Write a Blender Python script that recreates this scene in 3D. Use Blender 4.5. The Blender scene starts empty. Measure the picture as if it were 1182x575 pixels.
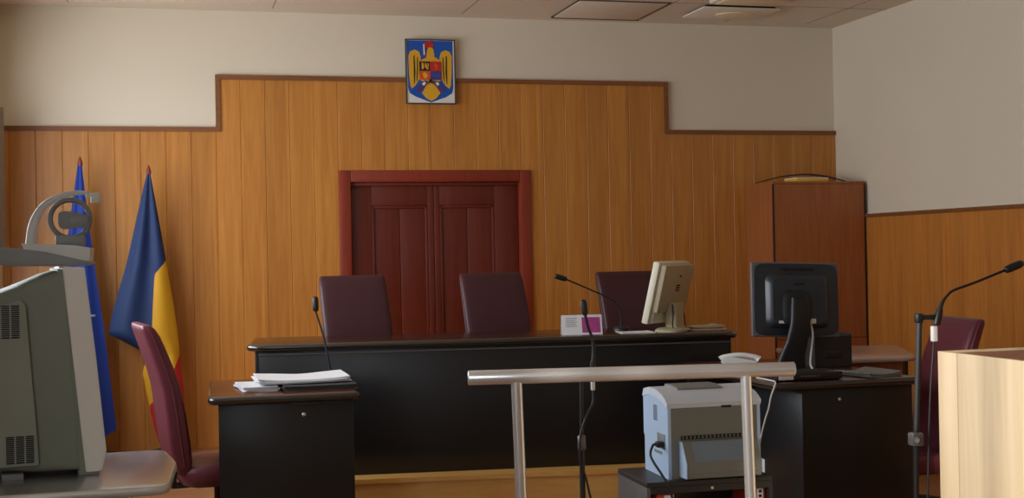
import bpy, bmesh, math, random
from mathutils import Vector, Matrix
random.seed(7)
PI = math.pi
C = bpy.context.scene.collection
SC = bpy.context.scene

# ------------------------------------------------------------------ materials
def lin(c):
    return tuple(((v/255)/12.92 if v/255 <= 0.04045 else ((v/255+0.055)/1.055)**2.4) for v in c)

def mat(name, rgb, rough=0.5, metal=0.0, var=0.06, scale=12.0, bump=0.0, bscale=120.0, spec=0.5, coat=0.0):
    m = bpy.data.materials.new(name); m.use_nodes = True
    nt = m.node_tree; N = nt.nodes; L = nt.links
    b = N['Principled BSDF']
    c = lin(rgb)
    tc = N.new('ShaderNodeTexCoord')
    nz = N.new('ShaderNodeTexNoise'); nz.inputs['Scale'].default_value = scale; nz.inputs['Detail'].default_value = 4
    L.new(tc.outputs['Object'], nz.inputs['Vector'])
    mx = N.new('ShaderNodeMix'); mx.data_type = 'RGBA'
    mx.inputs['A'].default_value = (*[v*(1-var) for v in c], 1)
    mx.inputs['B'].default_value = (*[min(1, v*(1+var)) for v in c], 1)
    L.new(nz.outputs['Fac'], mx.inputs['Factor'])
    L.new(mx.outputs['Result'], b.inputs['Base Color'])
    b.inputs['Roughness'].default_value = rough
    b.inputs['Metallic'].default_value = metal
    b.inputs['Specular IOR Level'].default_value = spec
    b.inputs['Coat Weight'].default_value = coat
    b.inputs['Coat Roughness'].default_value = 0.1
    if bump > 0:
        n2 = N.new('ShaderNodeTexNoise'); n2.inputs['Scale'].default_value = bscale; n2.inputs['Detail'].default_value = 3
        L.new(tc.outputs['Object'], n2.inputs['Vector'])
        bp = N.new('ShaderNodeBump'); bp.inputs['Strength'].default_value = bump; bp.inputs['Distance'].default_value = 0.004
        L.new(n2.outputs['Fac'], bp.inputs['Height']); L.new(bp.outputs['Normal'], b.inputs['Normal'])
    return m

def wood(name, dark, light, axis='Z', board=0.0, baxis=0, rough=0.45, stretch=14.0, wave=0.5, boardvar=0.16):
    """procedural wood: stretched noise grain along an axis plus per-board tone"""
    m = bpy.data.materials.new(name); m.use_nodes = True
    nt = m.node_tree; N = nt.nodes; L = nt.links
    b = N['Principled BSDF']; b.inputs['Roughness'].default_value = rough
    tc = N.new('ShaderNodeTexCoord'); mp = N.new('ShaderNodeMapping')
    s = [stretch]*3; s['XYZ'.index(axis)] = stretch*0.06
    mp.inputs['Scale'].default_value = s
    L.new(tc.outputs['Object'], mp.inputs['Vector'])
    vec = mp.outputs['Vector']; brand = None
    if board > 0:
        sep = N.new('ShaderNodeSeparateXYZ'); L.new(tc.outputs['Object'], sep.inputs[0])
        dv = N.new('ShaderNodeMath'); dv.operation = 'DIVIDE'; dv.inputs[1].default_value = board
        L.new(sep.outputs[baxis], dv.inputs[0])
        fl = N.new('ShaderNodeMath'); fl.operation = 'FLOOR'; L.new(dv.outputs[0], fl.inputs[0])
        wn = N.new('ShaderNodeTexWhiteNoise'); wn.noise_dimensions = '1D'; L.new(fl.outputs[0], wn.inputs['W'])
        brand = wn.outputs['Value']
        ad = N.new('ShaderNodeVectorMath'); ad.operation = 'ADD'
        cb = N.new('ShaderNodeCombineXYZ')
        ml = N.new('ShaderNodeMath'); ml.operation = 'MULTIPLY'; ml.inputs[1].default_value = 37.0
        L.new(brand, ml.inputs[0])
        for k in range(3): L.new(ml.outputs[0], cb.inputs[k])
        L.new(vec, ad.inputs[0]); L.new(cb.outputs[0], ad.inputs[1]); vec = ad.outputs[0]
    nz = N.new('ShaderNodeTexNoise'); nz.inputs['Scale'].default_value = 1.6; nz.inputs['Detail'].default_value = 6
    nz.inputs['Roughness'].default_value = 0.62; nz.inputs['Distortion'].default_value = wave
    L.new(vec, nz.inputs['Vector'])
    rp = N.new('ShaderNodeValToRGB')
    rp.color_ramp.elements[0].position = 0.30; rp.color_ramp.elements[0].color = (*lin(dark), 1)
    rp.color_ramp.elements[1].position = 0.70; rp.color_ramp.elements[1].color = (*lin(light), 1)
    L.new(nz.outputs['Fac'], rp.inputs[0]); col = rp.outputs[0]
    if brand is not None:
        mr = N.new('ShaderNodeMapRange'); mr.inputs['To Min'].default_value = 1-boardvar; mr.inputs['To Max'].default_value = 1+boardvar*0.6
        L.new(brand, mr.inputs[0])
        hv = N.new('ShaderNodeHueSaturation'); L.new(col, hv.inputs['Color']); L.new(mr.outputs[0], hv.inputs['Value']); col = hv.outputs[0]
    L.new(col, b.inputs['Base Color'])
    bp = N.new('ShaderNodeBump'); bp.inputs['Strength'].default_value = 0.08; bp.inputs['Distance'].default_value = 0.003
    L.new(nz.outputs['Fac'], bp.inputs['Height']); L.new(bp.outputs['Normal'], b.inputs['Normal'])
    return m

def glassmat(name):
    m = bpy.data.materials.new(name); m.use_nodes = True
    nt = m.node_tree; N = nt.nodes; L = nt.links; N.clear()
    o = N.new('ShaderNodeOutputMaterial'); t = N.new('ShaderNodeBsdfTransparent'); g = N.new('ShaderNodeBsdfGlossy')
    g.inputs['Roughness'].default_value = 0.02
    x = N.new('ShaderNodeMixShader'); x.inputs[0].default_value = 0.06
    L.new(t.outputs[0], x.inputs[1]); L.new(g.outputs[0], x.inputs[2]); L.new(x.outputs[0], o.inputs[0])
    return m

M = {}
M['plaster'] = mat('plaster', (226, 214, 193), 0.9, var=0.03, scale=2.2, bump=0.05, bscale=60)
M['ceiling'] = mat('ceiling_paint', (222, 206, 186), 0.9, var=0.05, scale=1.6, bump=0.06, bscale=40)
M['joint'] = mat('ceiling_joint', (96, 82, 72), 0.9)
M['seam'] = mat('ceiling_seam', (150, 134, 118), 0.9)
M['panel'] = wood('panelling_pine', (180, 113, 44), (205, 140, 64), 'Z', 0.19, 0, rough=0.42, boardvar=0.10)
M['panelR'] = wood('panelling_pine_side', (184, 110, 42), (206, 136, 60), 'Z', 0.055, 1, rough=0.42, boardvar=0.08)
M['cap'] = wood('cap_wood', (118, 72, 38), (140, 88, 48), 'X', rough=0.5)
M['cabwood'] = wood('cabinet_veneer', (152, 86, 44), (174, 106, 58), 'Z', rough=0.45, stretch=18)
M['cabedge'] = mat('cabinet_edge_dark', (46, 30, 26), 0.6)
M['doorwood'] = wood('mahogany_door', (92, 33, 20), (112, 42, 26), 'Z', rough=0.42, stretch=18)
M['framewood'] = wood('mahogany_frame', (128, 46, 26), (144, 54, 32), 'Z', rough=0.4, stretch=18)
M['floor'] = wood('floor_laminate', (138, 96, 62), (166, 122, 84), 'X', 0.14, 1, rough=0.35, boardvar=0.15)
M['dais'] = wood('dais_laminate', (238, 172, 88), (248, 198, 118), 'X', rough=0.4)
M['beech'] = wood('beech_laminate', (206, 182, 146), (224, 204, 170), 'Z', rough=0.45, stretch=9)
M['black'] = mat('black_laminate', (25, 25, 27), 0.34, var=0.15, scale=6)
M['blackedge'] = mat('black_bullnose', (22, 22, 23), 0.25, spec=0.7, coat=1.0)
M['blacktop'] = wood('black_top_wall_reflection', (78, 38, 22), (98, 50, 30), 'X', rough=0.22)  # glossy black top; reflection of the wood wall painted in as red-brown
M['benchtop'] = wood('bench_top_dark', (44, 26, 20), (58, 34, 26), 'X', rough=0.2)
M['sidewood'] = wood('side_desk_wood', (120, 64, 34), (140, 80, 46), 'Z', rough=0.4)
M['sidetop'] = mat('glossy_top_window_sheen', (190, 168, 158), 0.2)  # window reflection painted in as a pale tone
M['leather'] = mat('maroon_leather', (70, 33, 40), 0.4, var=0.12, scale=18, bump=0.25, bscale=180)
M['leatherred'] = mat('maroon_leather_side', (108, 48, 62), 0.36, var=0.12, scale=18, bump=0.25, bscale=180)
M['plasticblack'] = mat('black_plastic', (30, 31, 34), 0.42, var=0.1)
M['monitorblack'] = mat('dark_monitor_plastic', (46, 52, 60), 0.3, var=0.1)
M['monitorgrey'] = mat('monitor_grey_rim', (106, 102, 100), 0.4)
M['screen'] = mat('dark_screen', (14, 16, 18), 0.12)
M['beige'] = mat('beige_plastic', (188, 174, 140), 0.5, var=0.04)
M['cream'] = mat('cream_plastic', (226, 220, 196), 0.45, var=0.03)
M['chrome'] = mat('polished_steel', (226, 227, 228), 0.26, metal=0.78, var=0.03)
M['steeltop'] = mat('brushed_steel', (186, 188, 190), 0.27, metal=0.8, var=0.05)
M['steeledge'] = mat('steel_edge', (196, 194, 186), 0.4, metal=0.4)
M['tvdark'] = mat('tv_cabinet_grey', (142, 148, 137), 0.55, var=0.05, bump=0.1, bscale=300)
M['tvdarker'] = mat('tv_shell_grey', (124, 131, 117), 0.55, var=0.05, bump=0.1, bscale=300)
M['tvlight'] = mat('tv_bezel_silver', (226, 223, 214), 0.45, var=0.03)
M['vent'] = mat('vent_dark', (28, 31, 30), 0.8)
M['visdark'] = mat('camera_base_grey', (132, 136, 136), 0.45)
M['vislight'] = mat('camera_light_grey', (206, 206, 203), 0.4)
M['visring'] = mat('camera_ring_grey', (120, 122, 122), 0.4)
M['blue'] = mat('blue_flag_cloth', (18, 52, 140), 0.75, var=0.1, bump=0.15, bscale=200)
M['navy'] = mat('navy_flag_cloth', (15, 42, 88), 0.7, var=0.1, bump=0.15, bscale=200)
M['yellow'] = mat('yellow_flag_cloth', (206, 152, 20), 0.7, var=0.08, bump=0.15, bscale=200)
M['red'] = mat('red_flag_cloth', (178, 30, 34), 0.7, var=0.08, bump=0.15, bscale=200)
M['tip'] = mat('brown_pole_wood', (130, 52, 34), 0.5)
M['paper'] = mat('white_paper', (238, 238, 240), 0.75, var=0.04, scale=6)
M['paperblue'] = mat('bluish_paper', (220, 226, 240), 0.75, var=0.05, scale=6)
M['papergrey'] = mat('grey_newsprint', (120, 116, 112), 0.8, var=0.2, scale=30)
M['folder'] = mat('dark_grey_folder', (62, 62, 62), 0.6, var=0.15)
M['printerwhite'] = mat('printer_white', (206, 214, 224), 0.45, var=0.03)
M['printerdaylit'] = mat('printer_side_daylight_tint', (176, 198, 224), 0.5, var=0.03)  # bluish window light painted into the side colour
M['printergrey'] = mat('printer_grey_face', (118, 118, 110), 0.5, var=0.04)
M['printerlid'] = mat('printer_lid_grey', (126, 128, 126), 0.5)
M['blueglass'] = mat('printer_tray_bluegrey', (118, 132, 144), 0.4)
M['metalblack'] = mat('black_sheet_metal', (40, 40, 40), 0.45, var=0.1)
M['metalgrey'] = mat('grey_sheet_metal', (104, 100, 98), 0.4, metal=0.3, var=0.06)
M['white'] = mat('white_plastic', (228, 226, 222), 0.45, var=0.02)
M['pink'] = mat('pink_print', (178, 70, 140), 0.5, var=0.45, scale=60)
M['bluegrey'] = mat('blue_grey_print', (156, 160, 176), 0.6, var=0.25, scale=40)
M['redplastic'] = mat('red_binder', (196, 62, 44), 0.5)
M['yellowplastic'] = mat('yellow_folder', (226, 182, 70), 0.5)
M['clear'] = mat('grey_clamp_plastic', (120, 118, 116), 0.3)
M['diffuser'] = mat('lamp_diffuser', (236, 216, 176), 0.5)
M['lampwhite'] = mat('lamp_white_frame', (232, 222, 206), 0.5)
M['emblue'] = mat('emblem_blue', (22, 84, 176), 0.5, var=0.05)
M['emgold'] = mat('emblem_gold', (224, 170, 40), 0.45, var=0.15, scale=60)
M['emred'] = mat('emblem_red', (196, 40, 36), 0.5)
M['emorange'] = mat('emblem_orange', (214, 84, 34), 0.5)
M['empurple'] = mat('emblem_purple', (86, 56, 120), 0.5)
M['emdark'] = mat('emblem_dark', (40, 34, 40), 0.6)
M['emwhite'] = mat('emblem_white', (230, 226, 218), 0.5)
M['emframe'] = mat('emblem_frame', (64, 62, 58), 0.5)
M['curtain'] = mat('grey_curtain', (150, 140, 128), 0.85)
M['glass'] = glassmat('window_glass')
M['pvc'] = mat('white_window_frame', (226, 226, 222), 0.4)

# ------------------------------------------------------------------ mesh helpers
def add_box(bm, x0, x1, y0, y1, z0, z1, bev=0.0, seg=2, mi=0, mtx=None):
    vs = [bm.verts.new((x, y, z)) for z in (z0, z1) for y in (y0, y1) for x in (x0, x1)]
    fs = [bm.faces.new([vs[i] for i in q]) for q in ((0,2,3,1),(4,5,7,6),(0,1,5,4),(2,6,7,3),(0,4,6,2),(1,3,7,5))]
    for f in fs: f.material_index = mi
    if bev > 0:
        es = list({e for f in fs for e in f.edges})
        r = bmesh.ops.bevel(bm, geom=es, offset=bev, segments=seg, profile=0.5, affect='EDGES')
        for f in r['faces']: f.material_index = mi
        vs = list({v for v in vs if v.is_valid} | {v for f in r['faces'] for v in f.verts})
    if mtx is not None:
        vs = [v for v in vs if v.is_valid]
        bmesh.ops.transform(bm, matrix=mtx, verts=vs)

def add_prism(bm, pts, axis, a, b, mi=0):
    """extrude a 2D outline along an axis from a to b; outline coordinates are the two other axes in order"""
    def P(p, t):
        if axis == 'x': return (t, p[0], p[1])
        if axis == 'y': return (p[0], t, p[1])
        return (p[0], p[1], t)
    A = [bm.verts.new(P(p, a)) for p in pts]; B = [bm.verts.new(P(p, b)) for p in pts]
    n = len(pts); fs = [bm.faces.new(A[::-1]), bm.faces.new(B)]
    for i in range(n): fs.append(bm.faces.new((A[i], A[(i+1) % n], B[(i+1) % n], B[i])))
    for f in fs: f.material_index = mi
    bmesh.ops.recalc_face_normals(bm, faces=fs)
    return fs

def add_loft(bm, rings, closed=True, cap=True, mi=0):
    R = [[bm.verts.new(p) for p in r] for r in rings]; n = len(R[0]); fs = []
    for a, b in zip(R, R[1:]):
        for i in range(n if closed else n-1):
            fs.append(bm.faces.new((a[i], a[(i+1) % n], b[(i+1) % n], b[i])))
    if cap and closed:
        fs.append(bm.faces.new(R[0][::-1])); fs.append(bm.faces.new(R[-1]))
    for f in fs: f.material_index = mi
    bmesh.ops.recalc_face_normals(bm, faces=fs)
    return R, fs

def add_tube(bm, pts, rad, n=10, mi=0):
    pts = [Vector(p) for p in pts]
    if not isinstance(rad, (list, tuple)): rad = [rad]*len(pts)
    rings = []; prev = None
    for i, p in enumerate(pts):
        t = (pts[min(i+1, len(pts)-1)] - pts[max(i-1, 0)]).normalized()
        if prev is None:
            ref = Vector((0, 0, 1)) if abs(t.z) < 0.9 else Vector((1, 0, 0))
            u = t.cross(ref).normalized()
        else:
            u = (prev - t*prev.dot(t)).normalized()
        prev = u; v = t.cross(u)
        rings.append([p + (u*math.cos(2*PI*k/n) + v*math.sin(2*PI*k/n))*rad[i] for k in range(n)])
    return add_loft(bm, rings, mi=mi)

def smooth_path(pts, k=6):
    pts = [Vector(p) for p in pts]; out = []
    for i in range(len(pts)-1):
        p0 = pts[max(i-1, 0)]; p1 = pts[i]; p2 = pts[i+1]; p3 = pts[min(i+2, len(pts)-1)]
        for j in range(k):
            t = j/k
            out.append(0.5*((2*p1) + (p2-p0)*t + (2*p0-5*p1+4*p2-p3)*t*t + (3*p1-p0-3*p2+p3)*t**3))
    out.append(pts[-1]); return out

def rrect(a, b, n=24, e=0.45):
    r = []
    for k in range(n):
        t = 2*PI*k/n; c, s = math.cos(t), math.sin(t)
        r.append((a*math.copysign(abs(c)**e, c), b*math.copysign(abs(s)**e, s)))
    return r

def round_poly(pts, rad, seg=5):
    """round the corners of a 2D polygon; rad is one radius or one for each corner"""
    n = len(pts); out = []
    if not isinstance(rad, (list, tuple)): rad = [rad]*n
    for i in range(n):
        p = Vector(pts[i]); a = Vector(pts[i-1]); b = Vector(pts[(i+1) % n]); r = rad[i]
        if r <= 0: out.append(tuple(p)); continue
        d1 = (a-p); d2 = (b-p); r = min(r, d1.length*0.49, d2.length*0.49)
        s = p + d1.normalized()*r; e = p + d2.normalized()*r
        for k in range(seg+1):
            t = k/seg
            q = s*(1-t)**2 + p*2*t*(1-t) + e*t*t
            out.append((q.x, q.y))
    return out

def add_slab(bm, poly, z0, z1, bull=None, mi_top=0, mi_edge=1):
    """table top: outline with a rounded (bullnose) edge all round"""
    if bull is None: bull = (z1-z0)/2
    cx = sum(p[0] for p in poly)/len(poly); cy = sum(p[1] for p in poly)/len(poly)
    n = len(poly); nor = []
    area = sum(poly[i][0]*poly[(i+1) % n][1]-poly[(i+1) % n][0]*poly[i][1] for i in range(n))
    sg = 1 if area > 0 else -1
    for i in range(n):
        a = Vector(poly[i-1]); b = Vector(poly[(i+1) % n]); t = (b-a).normalized()
        nor.append(Vector((t.y, -t.x))*sg)
    rings = []
    K = 8
    for k in range(K+1):
        th = -PI/2 + PI*k/K
        off = bull*(math.cos(th)-1); z = (z0+z1)/2 + (z1-z0)/2*math.sin(th)
        rings.append([(poly[i][0]+nor[i].x*off, poly[i][1]+nor[i].y*off, z) for i in range(n)])
    R, fs = add_loft(bm, rings, mi=mi_edge)
    fs[-1].material_index = mi_top

def obj(name, bm, m, parent=None, smooth=35, loc=None):
    me = bpy.data.meshes.new(name)
    bm.normal_update(); bm.to_mesh(me); bm.free()
    for x in (m if isinstance(m, (list, tuple)) else [m]): me.materials.append(x)
    if smooth:
        me.polygons.foreach_set('use_smooth', [True]*len(me.polygons))
        me.set_sharp_from_angle(angle=math.radians(smooth))
    o = bpy.data.objects.new(name, me); C.objects.link(o)
    if parent is not None: o.parent = parent
    if loc is not None: o.location = loc
    return o

def tag(o, label, cat, group=None):
    o['label'] = label; o['category'] = cat
    if group: o['group'] = group
    return o

def thing(name, label, cat, loc=(0, 0, 0), rotz=0.0, group=None):
    o = bpy.data.objects.new(name, None); C.objects.link(o)
    o.empty_display_size = 0.1
    o.location = loc; o.rotation_euler = (0, 0, rotz)
    return tag(o, label, cat, group)

def struct(name, bm, m, parent=None, smooth=35, label=None):
    o = obj(name, bm, m, parent, smooth)
    if parent is None: o['kind'] = 'structure'
    if label: o['label'] = label
    return o

def B(): return bmesh.new()

def boxobj(name, dims, m, parent=None, bev=0.0, seg=2):
    bm = B(); add_box(bm, *dims, bev=bev, seg=seg); return obj(name, bm, m, parent)

def tubeobj(name, pts, r, m, parent=None, n=10):
    bm = B(); add_tube(bm, pts, r, n); return obj(name, bm, m, parent, 50)

def dup(root, loc, rotz, label=None, group=None):
    r = root.copy(); C.objects.link(r); r.location = loc; r.rotation_euler = (0, 0, rotz)
    if label: r['label'] = label
    if group: r['group'] = group
    for ch in list(root.children):
        c = ch.copy(); C.objects.link(c); c.parent = r
        for g in list(ch.children):
            d = g.copy(); C.objects.link(d); d.parent = c
    return r

# ------------------------------------------------------------------ room dimensions (metres; X right, Y away, Z up)
XL, XR, YB, YR, ZC = -1.165, 5.77, 10.40, -2.2, 3.41
ZLOW, ZUP = 2.495, 2.905
SX0, SX1 = 0.41, 4.185
FX0, FX1, FZ = 1.357, 2.949, 2.155        # door frame outer

bm = B(); add_box(bm, XL-0.2, XR+0.2, YR-0.2, YB+0.2, -0.12, 0.0); struct('floor', bm, M['floor'])
bm = B(); add_box(bm, XL-0.2, XR+0.2, YR-0.2, YB+0.2, ZC, ZC+0.12); struct('ceiling', bm, M['ceiling'])
# back wall with the door opening
bm = B()
add_box(bm, XL-0.2, FX0+0.02, YB, YB+0.2, 0, ZC); add_box(bm, FX1-0.02, XR+0.2, YB, YB+0.2, 0, ZC)
add_box(bm, FX0+0.02, FX1-0.02, YB, YB+0.2, FZ-0.02, ZC)
struct('wall_back', bm, M['plaster'])
bm = B(); add_box(bm, XR, XR+0.2, YR, YB, 0, ZC); struct('wall_right', bm, M['plaster'])
bm = B(); add_box(bm, XL, XR, YR-0.2, YR, 0, ZC); struct('wall_rear', bm, M['plaster'])
# left wall with two window openings
W1 = (-0.2, 2.65, 0.95, 2.75); W2 = (5.4, 9.95, 1.25, 2.75)
bm = B()
add_box(bm, XL-0.2, XL, YR, W1[0], 0, ZC); add_box(bm, XL-0.2, XL, W1[1], W2[0], 0, ZC); add_box(bm, XL-0.2, XL, W2[1], YB, 0, ZC)
for w in (W1, W2):
    add_box(bm, XL-0.2, XL, w[0], w[1], 0, w[2]); add_box(bm, XL-0.2, XL, w[0], w[1], w[3], ZC)
struct('wall_left', bm, M['plaster'])

def window(name, w, nb):
    bm = B(); y0, y1, z0, z1 = w; xa, xb = XL-0.14, XL-0.08; t = 0.06
    add_box(bm, xa, xb, y0, y1, z0, z0+t); add_box(bm, xa, xb, y0, y1, z1-t, z1)
    for i in range(nb+1):
        yy = y0 + (y1-y0-t)*i/nb
        add_box(bm, xa, xb, yy, yy+t, z0+t, z1-t)
    f = struct(name, bm, M['pvc'])
    bm = B(); add_box(bm, XL-0.113, XL-0.107, y0+t, y1-t, z0+t, z1-t); obj('pane', bm, M['glass'], f)
    bm = B(); add_box(bm, XL-0.08, XL+0.06, y0-0.03, y1+0.03, z0-0.04, z0, 0.008); obj('window_sill', bm, M['pvc'], f)
window('window_1', W1, 3); window('window_2', W2, 4)

# tongue-and-groove panelling: separate boards with chamfered edges in one wall surface
def boards(bm, a0, a1, height, along='x', pitch=0.19, y=0.0, t=0.018, ch=0.0035, ph=0.03, skip=None, sgn=-1):
    k = math.floor((a0-ph)/pitch)
    while k*pitch+ph < a1:
        s, e = max(a0, k*pitch+ph), min(a1, (k+1)*pitch+ph); k += 1
        if e-s < 0.004: continue
        cuts = [s, e]
        for c in (SX0, SX1, FX0+0.03, FX1-0.03) if along == 'x' else ():
            if s < c < e: cuts.append(c)
        cuts.sort()
        for c0, c1 in zip(cuts, cuts[1:]):
            if c1-c0 < 0.003: continue
            mid = (c0+c1)/2; z0, z1 = height(mid)
            g0 = ch if abs(c0-s) < 1e-6 else 0.0; g1 = ch if abs(c1-e) < 1e-6 else 0.0
            c0 += 0.0004 if g0 else 0; c1 -= 0.0004 if g1 else 0
            prof = [(c0, y), (c0, y+sgn*(t-g0)), (c0+g0+1e-4, y+sgn*t), (c1-g1-1e-4, y+sgn*t), (c1, y+sgn*(t-g1)), (c1, y)]
            if along == 'x': add_prism(bm, prof, 'z', z0, z1)
            else: add_prism(bm, [(p[1], p[0]) for p in prof], 'z', z0, z1)
def hback(x):
    z1 = ZUP if SX0 < x < SX1 else ZLOW
    z0 = FZ-0.03 if FX0+0.03 < x < FX1-0.03 else 0.0
    return z0, z1-0.01
bm = B(); boards(bm, XL, XR, hback, 'x', y=YB-0.001); struct('panelling_back', bm, M['panel'], smooth=0)
bm = B(); boards(bm, 1.0, YB-0.02, lambda y: (0.0, 1.735), 'y', y=XR-0.001, pitch=1.1, ch=0.0008); struct('panelling_right', bm, M['panelR'], smooth=0)
# cap strips along the stepped top of the panelling
y0, y1 = YB-0.034, YB-0.0005; h = 0.036
bm = B()
cap = [(XL, ZLOW-h), (SX0+h, ZLOW-h), (SX0+h, ZUP-h), (SX1-h, ZUP-h), (SX1-h, ZLOW-h), (XR, ZLOW-h), (XR, ZLOW), (SX1, ZLOW), (SX1, ZUP), (SX0, ZUP), (SX0, ZLOW), (XL, ZLOW)]
add_prism(bm, cap, 'y', y0, y1); bmesh.ops.triangulate(bm, faces=[f for f in bm.faces if len(f.verts) > 4])
struct('trim_1', bm, M['cap'], smooth=0)
bm = B(); add_box(bm, XR-0.034, XR-0.0005, 1.0, YB-0.03, 1.712, 1.742, 0.004); struct('trim_2', bm, M['cap'])

# ---- door
bm = B()
fw = 0.095; yf, yk = YB-0.045, YB+0.14
add_box(bm, FX0, FX0+fw, yf, yk, 0.17, FZ, 0.008); add_box(bm, FX1-fw, FX1, yf, yk, 0.17, FZ, 0.008)
add_box(bm, FX0+fw, FX1-fw, yf, yk, FZ-fw, FZ, 0.008)
door = struct('door_1', bm, M['framewood'], label='dark red double door with panelled leaves in a wide red frame')
xm = 2.138
lx = (FX0+fw+0.004, xm-0.002), (xm+0.002, FX1-fw-0.004)
for i, (a, b) in enumerate(lx):
    zt = FZ-fw-0.004; zb = 0.175; inn = 0.048
    la, rb = (0.172, inn) if i == 0 else (inn, 0.2)
    yl0, yl1 = YB+0.03, YB+0.075
    bm = B()
    add_box(bm, a, a+la, yl0, yl1, zb, zt, 0.004); add_box(bm, b-rb, b, yl0, yl1, zb, zt, 0.004)
    add_box(bm, a+la, b-rb, yl0, yl1, zt-0.185, zt, 0.004); add_box(bm, a+la, b-rb, yl0, yl1, zb, zb+0.18, 0.004)
    add_box(bm, a+la, b-rb, yl0, yl1, 0.66, 0.78, 0.004)
    leaf = obj('door_leaf', bm, M['doorwood'], door)
    for (p0, p1) in ((0.78, zt-0.185), (zb+0.18, 0.66)):
        bm = B(); xa, xb = a+la, b-rb; xc = (xa+xb)/2
        add_box(bm, xa-0.002, xc-0.002, yl0+0.02, yl1-0.01, p0-0.002, p1+0.002, 0.003); add_box(bm, xc+0.002, xb+0.002, yl0+0.02, yl1-0.01, p0-0.002, p1+0.002, 0.003)
        for (q0, q1, r0, r1) in ((xa, xa+0.022, p0, p1), (xb-0.022, xb, p0, p1), (xa, xb, p1-0.022, p1), (xa, xb, p0, p0+0.022)):
            add_box(bm, q0, q1, yl0+0.004, yl0+0.03, r0, r1, 0.007)
        obj('door_panel', bm, M['doorwood'], leaf)
bm = B(); add_box(bm, FX0+fw, FX1-fw, YB+0.0, YB+0.05, FZ-fw-0.03, FZ-fw, 0.006); obj('door_stop', bm, M['doorwood'], door)
bm = B(); add_box(bm, FX0, FX1, YB+0.14, YB+0.18, 0, FZ); obj('door_backing', bm, M['doorwood'], door)

# ---- dais under the judges' bench
def dline(x): return 7.53 - 0.128*(x-1.02)
DX0, DX1 = 0.42, 3.62
bm = B(); add_prism(bm, [(DX0, dline(DX0)), (DX1, dline(DX1)), (DX1, YB-0.02), (DX0, YB-0.02)], 'z', 0.0, 0.17)
struct('dais', bm, M['dais'], smooth=0, label='low wood laminate platform under the long black bench')
bm = B()
a = Vector((DX0, dline(DX0))); b = Vector((DX1, dline(DX1)))
add_prism(bm, [(a.x, a.y-0.014), (b.x, b.y-0.014), (b.x, b.y), (a.x, a.y)], 'z', 0.145, 0.172)
struct('trim_3', bm, M['dais'], smooth=0)

# ---- ceiling joints, hatch, lamps
bm = B()
for x in (3.90, 4.66, 5.42, 2.36, 0.85, -0.66): add_box(bm, x-0.004, x+0.004, 6.4, 10.24, ZC-0.0015, ZC+0.001)
for yy in (9.5, 8.75, 8.0): add_box(bm, XL, XR, yy-0.004, yy+0.004, ZC-0.0015, ZC+0.001)
struct('ceiling_joints', bm, M['seam'], smooth=0)
hx0, hx1, hy0, hy1 = 3.115, 3.875, 9.5, 10.24
ht = thing('ceiling_hatch', 'square hatch panel in the ceiling left of the ceiling lamps', 'hatch', (hx0, hy0, ZC))
bm = B(); add_box(bm, 0.02, hx1-hx0-0.02, 0.02, hy1-hy0-0.02, -0.012, 0.0, 0.003); obj('hatch_panel', bm, M['ceiling'], ht)
bm = B(); ww, dd = hx1-hx0, hy1-hy0
add_box(bm, 0, ww, dd-0.02, dd, -0.016, 0.0); add_box(bm, 0, ww, 0, 0.02, -0.008, 0); add_box(bm, 0, 0.008, 0, dd, -0.008, 0); add_box(bm, ww-0.016, ww, 0, dd, -0.008, 0)
obj('hatch_gap', bm, M['joint'], ht, 0)
lp = thing('ceiling_lamp', 'square white ceiling lamp with a round diffuser, nearer the back wall', 'lamp', (4.49, 9.74, ZC))
bm = B(); add_box(bm, -0.34, 0.33, -0.24, 0.2, -0.035, -0.02, 0.006); obj('lamp_plate', bm, M['lampwhite'], lp)
bm = B(); add_box(bm, -0.3, 0.3, -0.2, 0.17, -0.02, 0.0); obj('lamp_body', bm, M['plasticblack'], lp)  # black block stands in for the shadow gap above the plate
bm = B(); add_loft(bm, [[(0.03+0.16*s*math.cos(2*PI*k/28), 0.0+0.115*s*math.sin(2*PI*k/28), z) for k in range(28)] for s, z in ((1, -0.033), (1, -0.042), (0.9, -0.047), (0.5, -0.05))]); obj('lamp_diffuser', bm, M['diffuser'], lp)
lp2 = thing('ceiling_lamp', 'shallow white ceiling lamp at the top edge, in front of the square one', 'lamp', (4.42, 9.16, ZC))
bm = B(); add_box(bm, -0.3, 0.28, -0.26, 0.17, -0.04, 0.0, 0.012); obj('lamp_body', bm, M['lampwhite'], lp2)
bm = B(); add_box(bm, -0.26, 0.24, -0.22, 0.13, -0.05, -0.038, 0.006); obj('lamp_diffuser', bm, M['diffuser'], lp2)

# ---- emblem plaque on the back wall
EX0, EX1, EZ0, EZ1 = 1.912, 2.323, 2.69, 3.217
em = thing('wall_emblem', 'framed coat of arms with golden eagle on blue shield high on back wall', 'emblem', (EX0, YB-0.005, EZ0))
ew, eh = EX1-EX0, EZ1-EZ0
def ept(p): return ((p[0]-145)/317*ew, (505-p[1])/427*eh)
bm = B(); t = 0.009
for q in ((0, t, 0, eh), (ew-t, ew, 0, eh), (t, ew-t, 0, t), (t, ew-t, eh-t, eh)): add_box(bm, q[0], q[1], -0.055, -0.03, q[2], q[3], 0.002)
obj('frame', bm, M['emframe'], em)
bm = B(); add_box(bm, t, ew-t, -0.046, -0.03, t, eh-t); obj('board', bm, M['emwhite'], em)
def epoly(name, polys, m, layer, parent, rnd=0.0):
    bm = B()
    for p in polys:
        q = [ept(v) for v in p]
        if rnd: q = round_poly(q, rnd)
        add_prism(bm, q, 'y', -0.046-0.002*layer, -0.046)
    return obj(name, bm, m, parent, 0)
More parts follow.
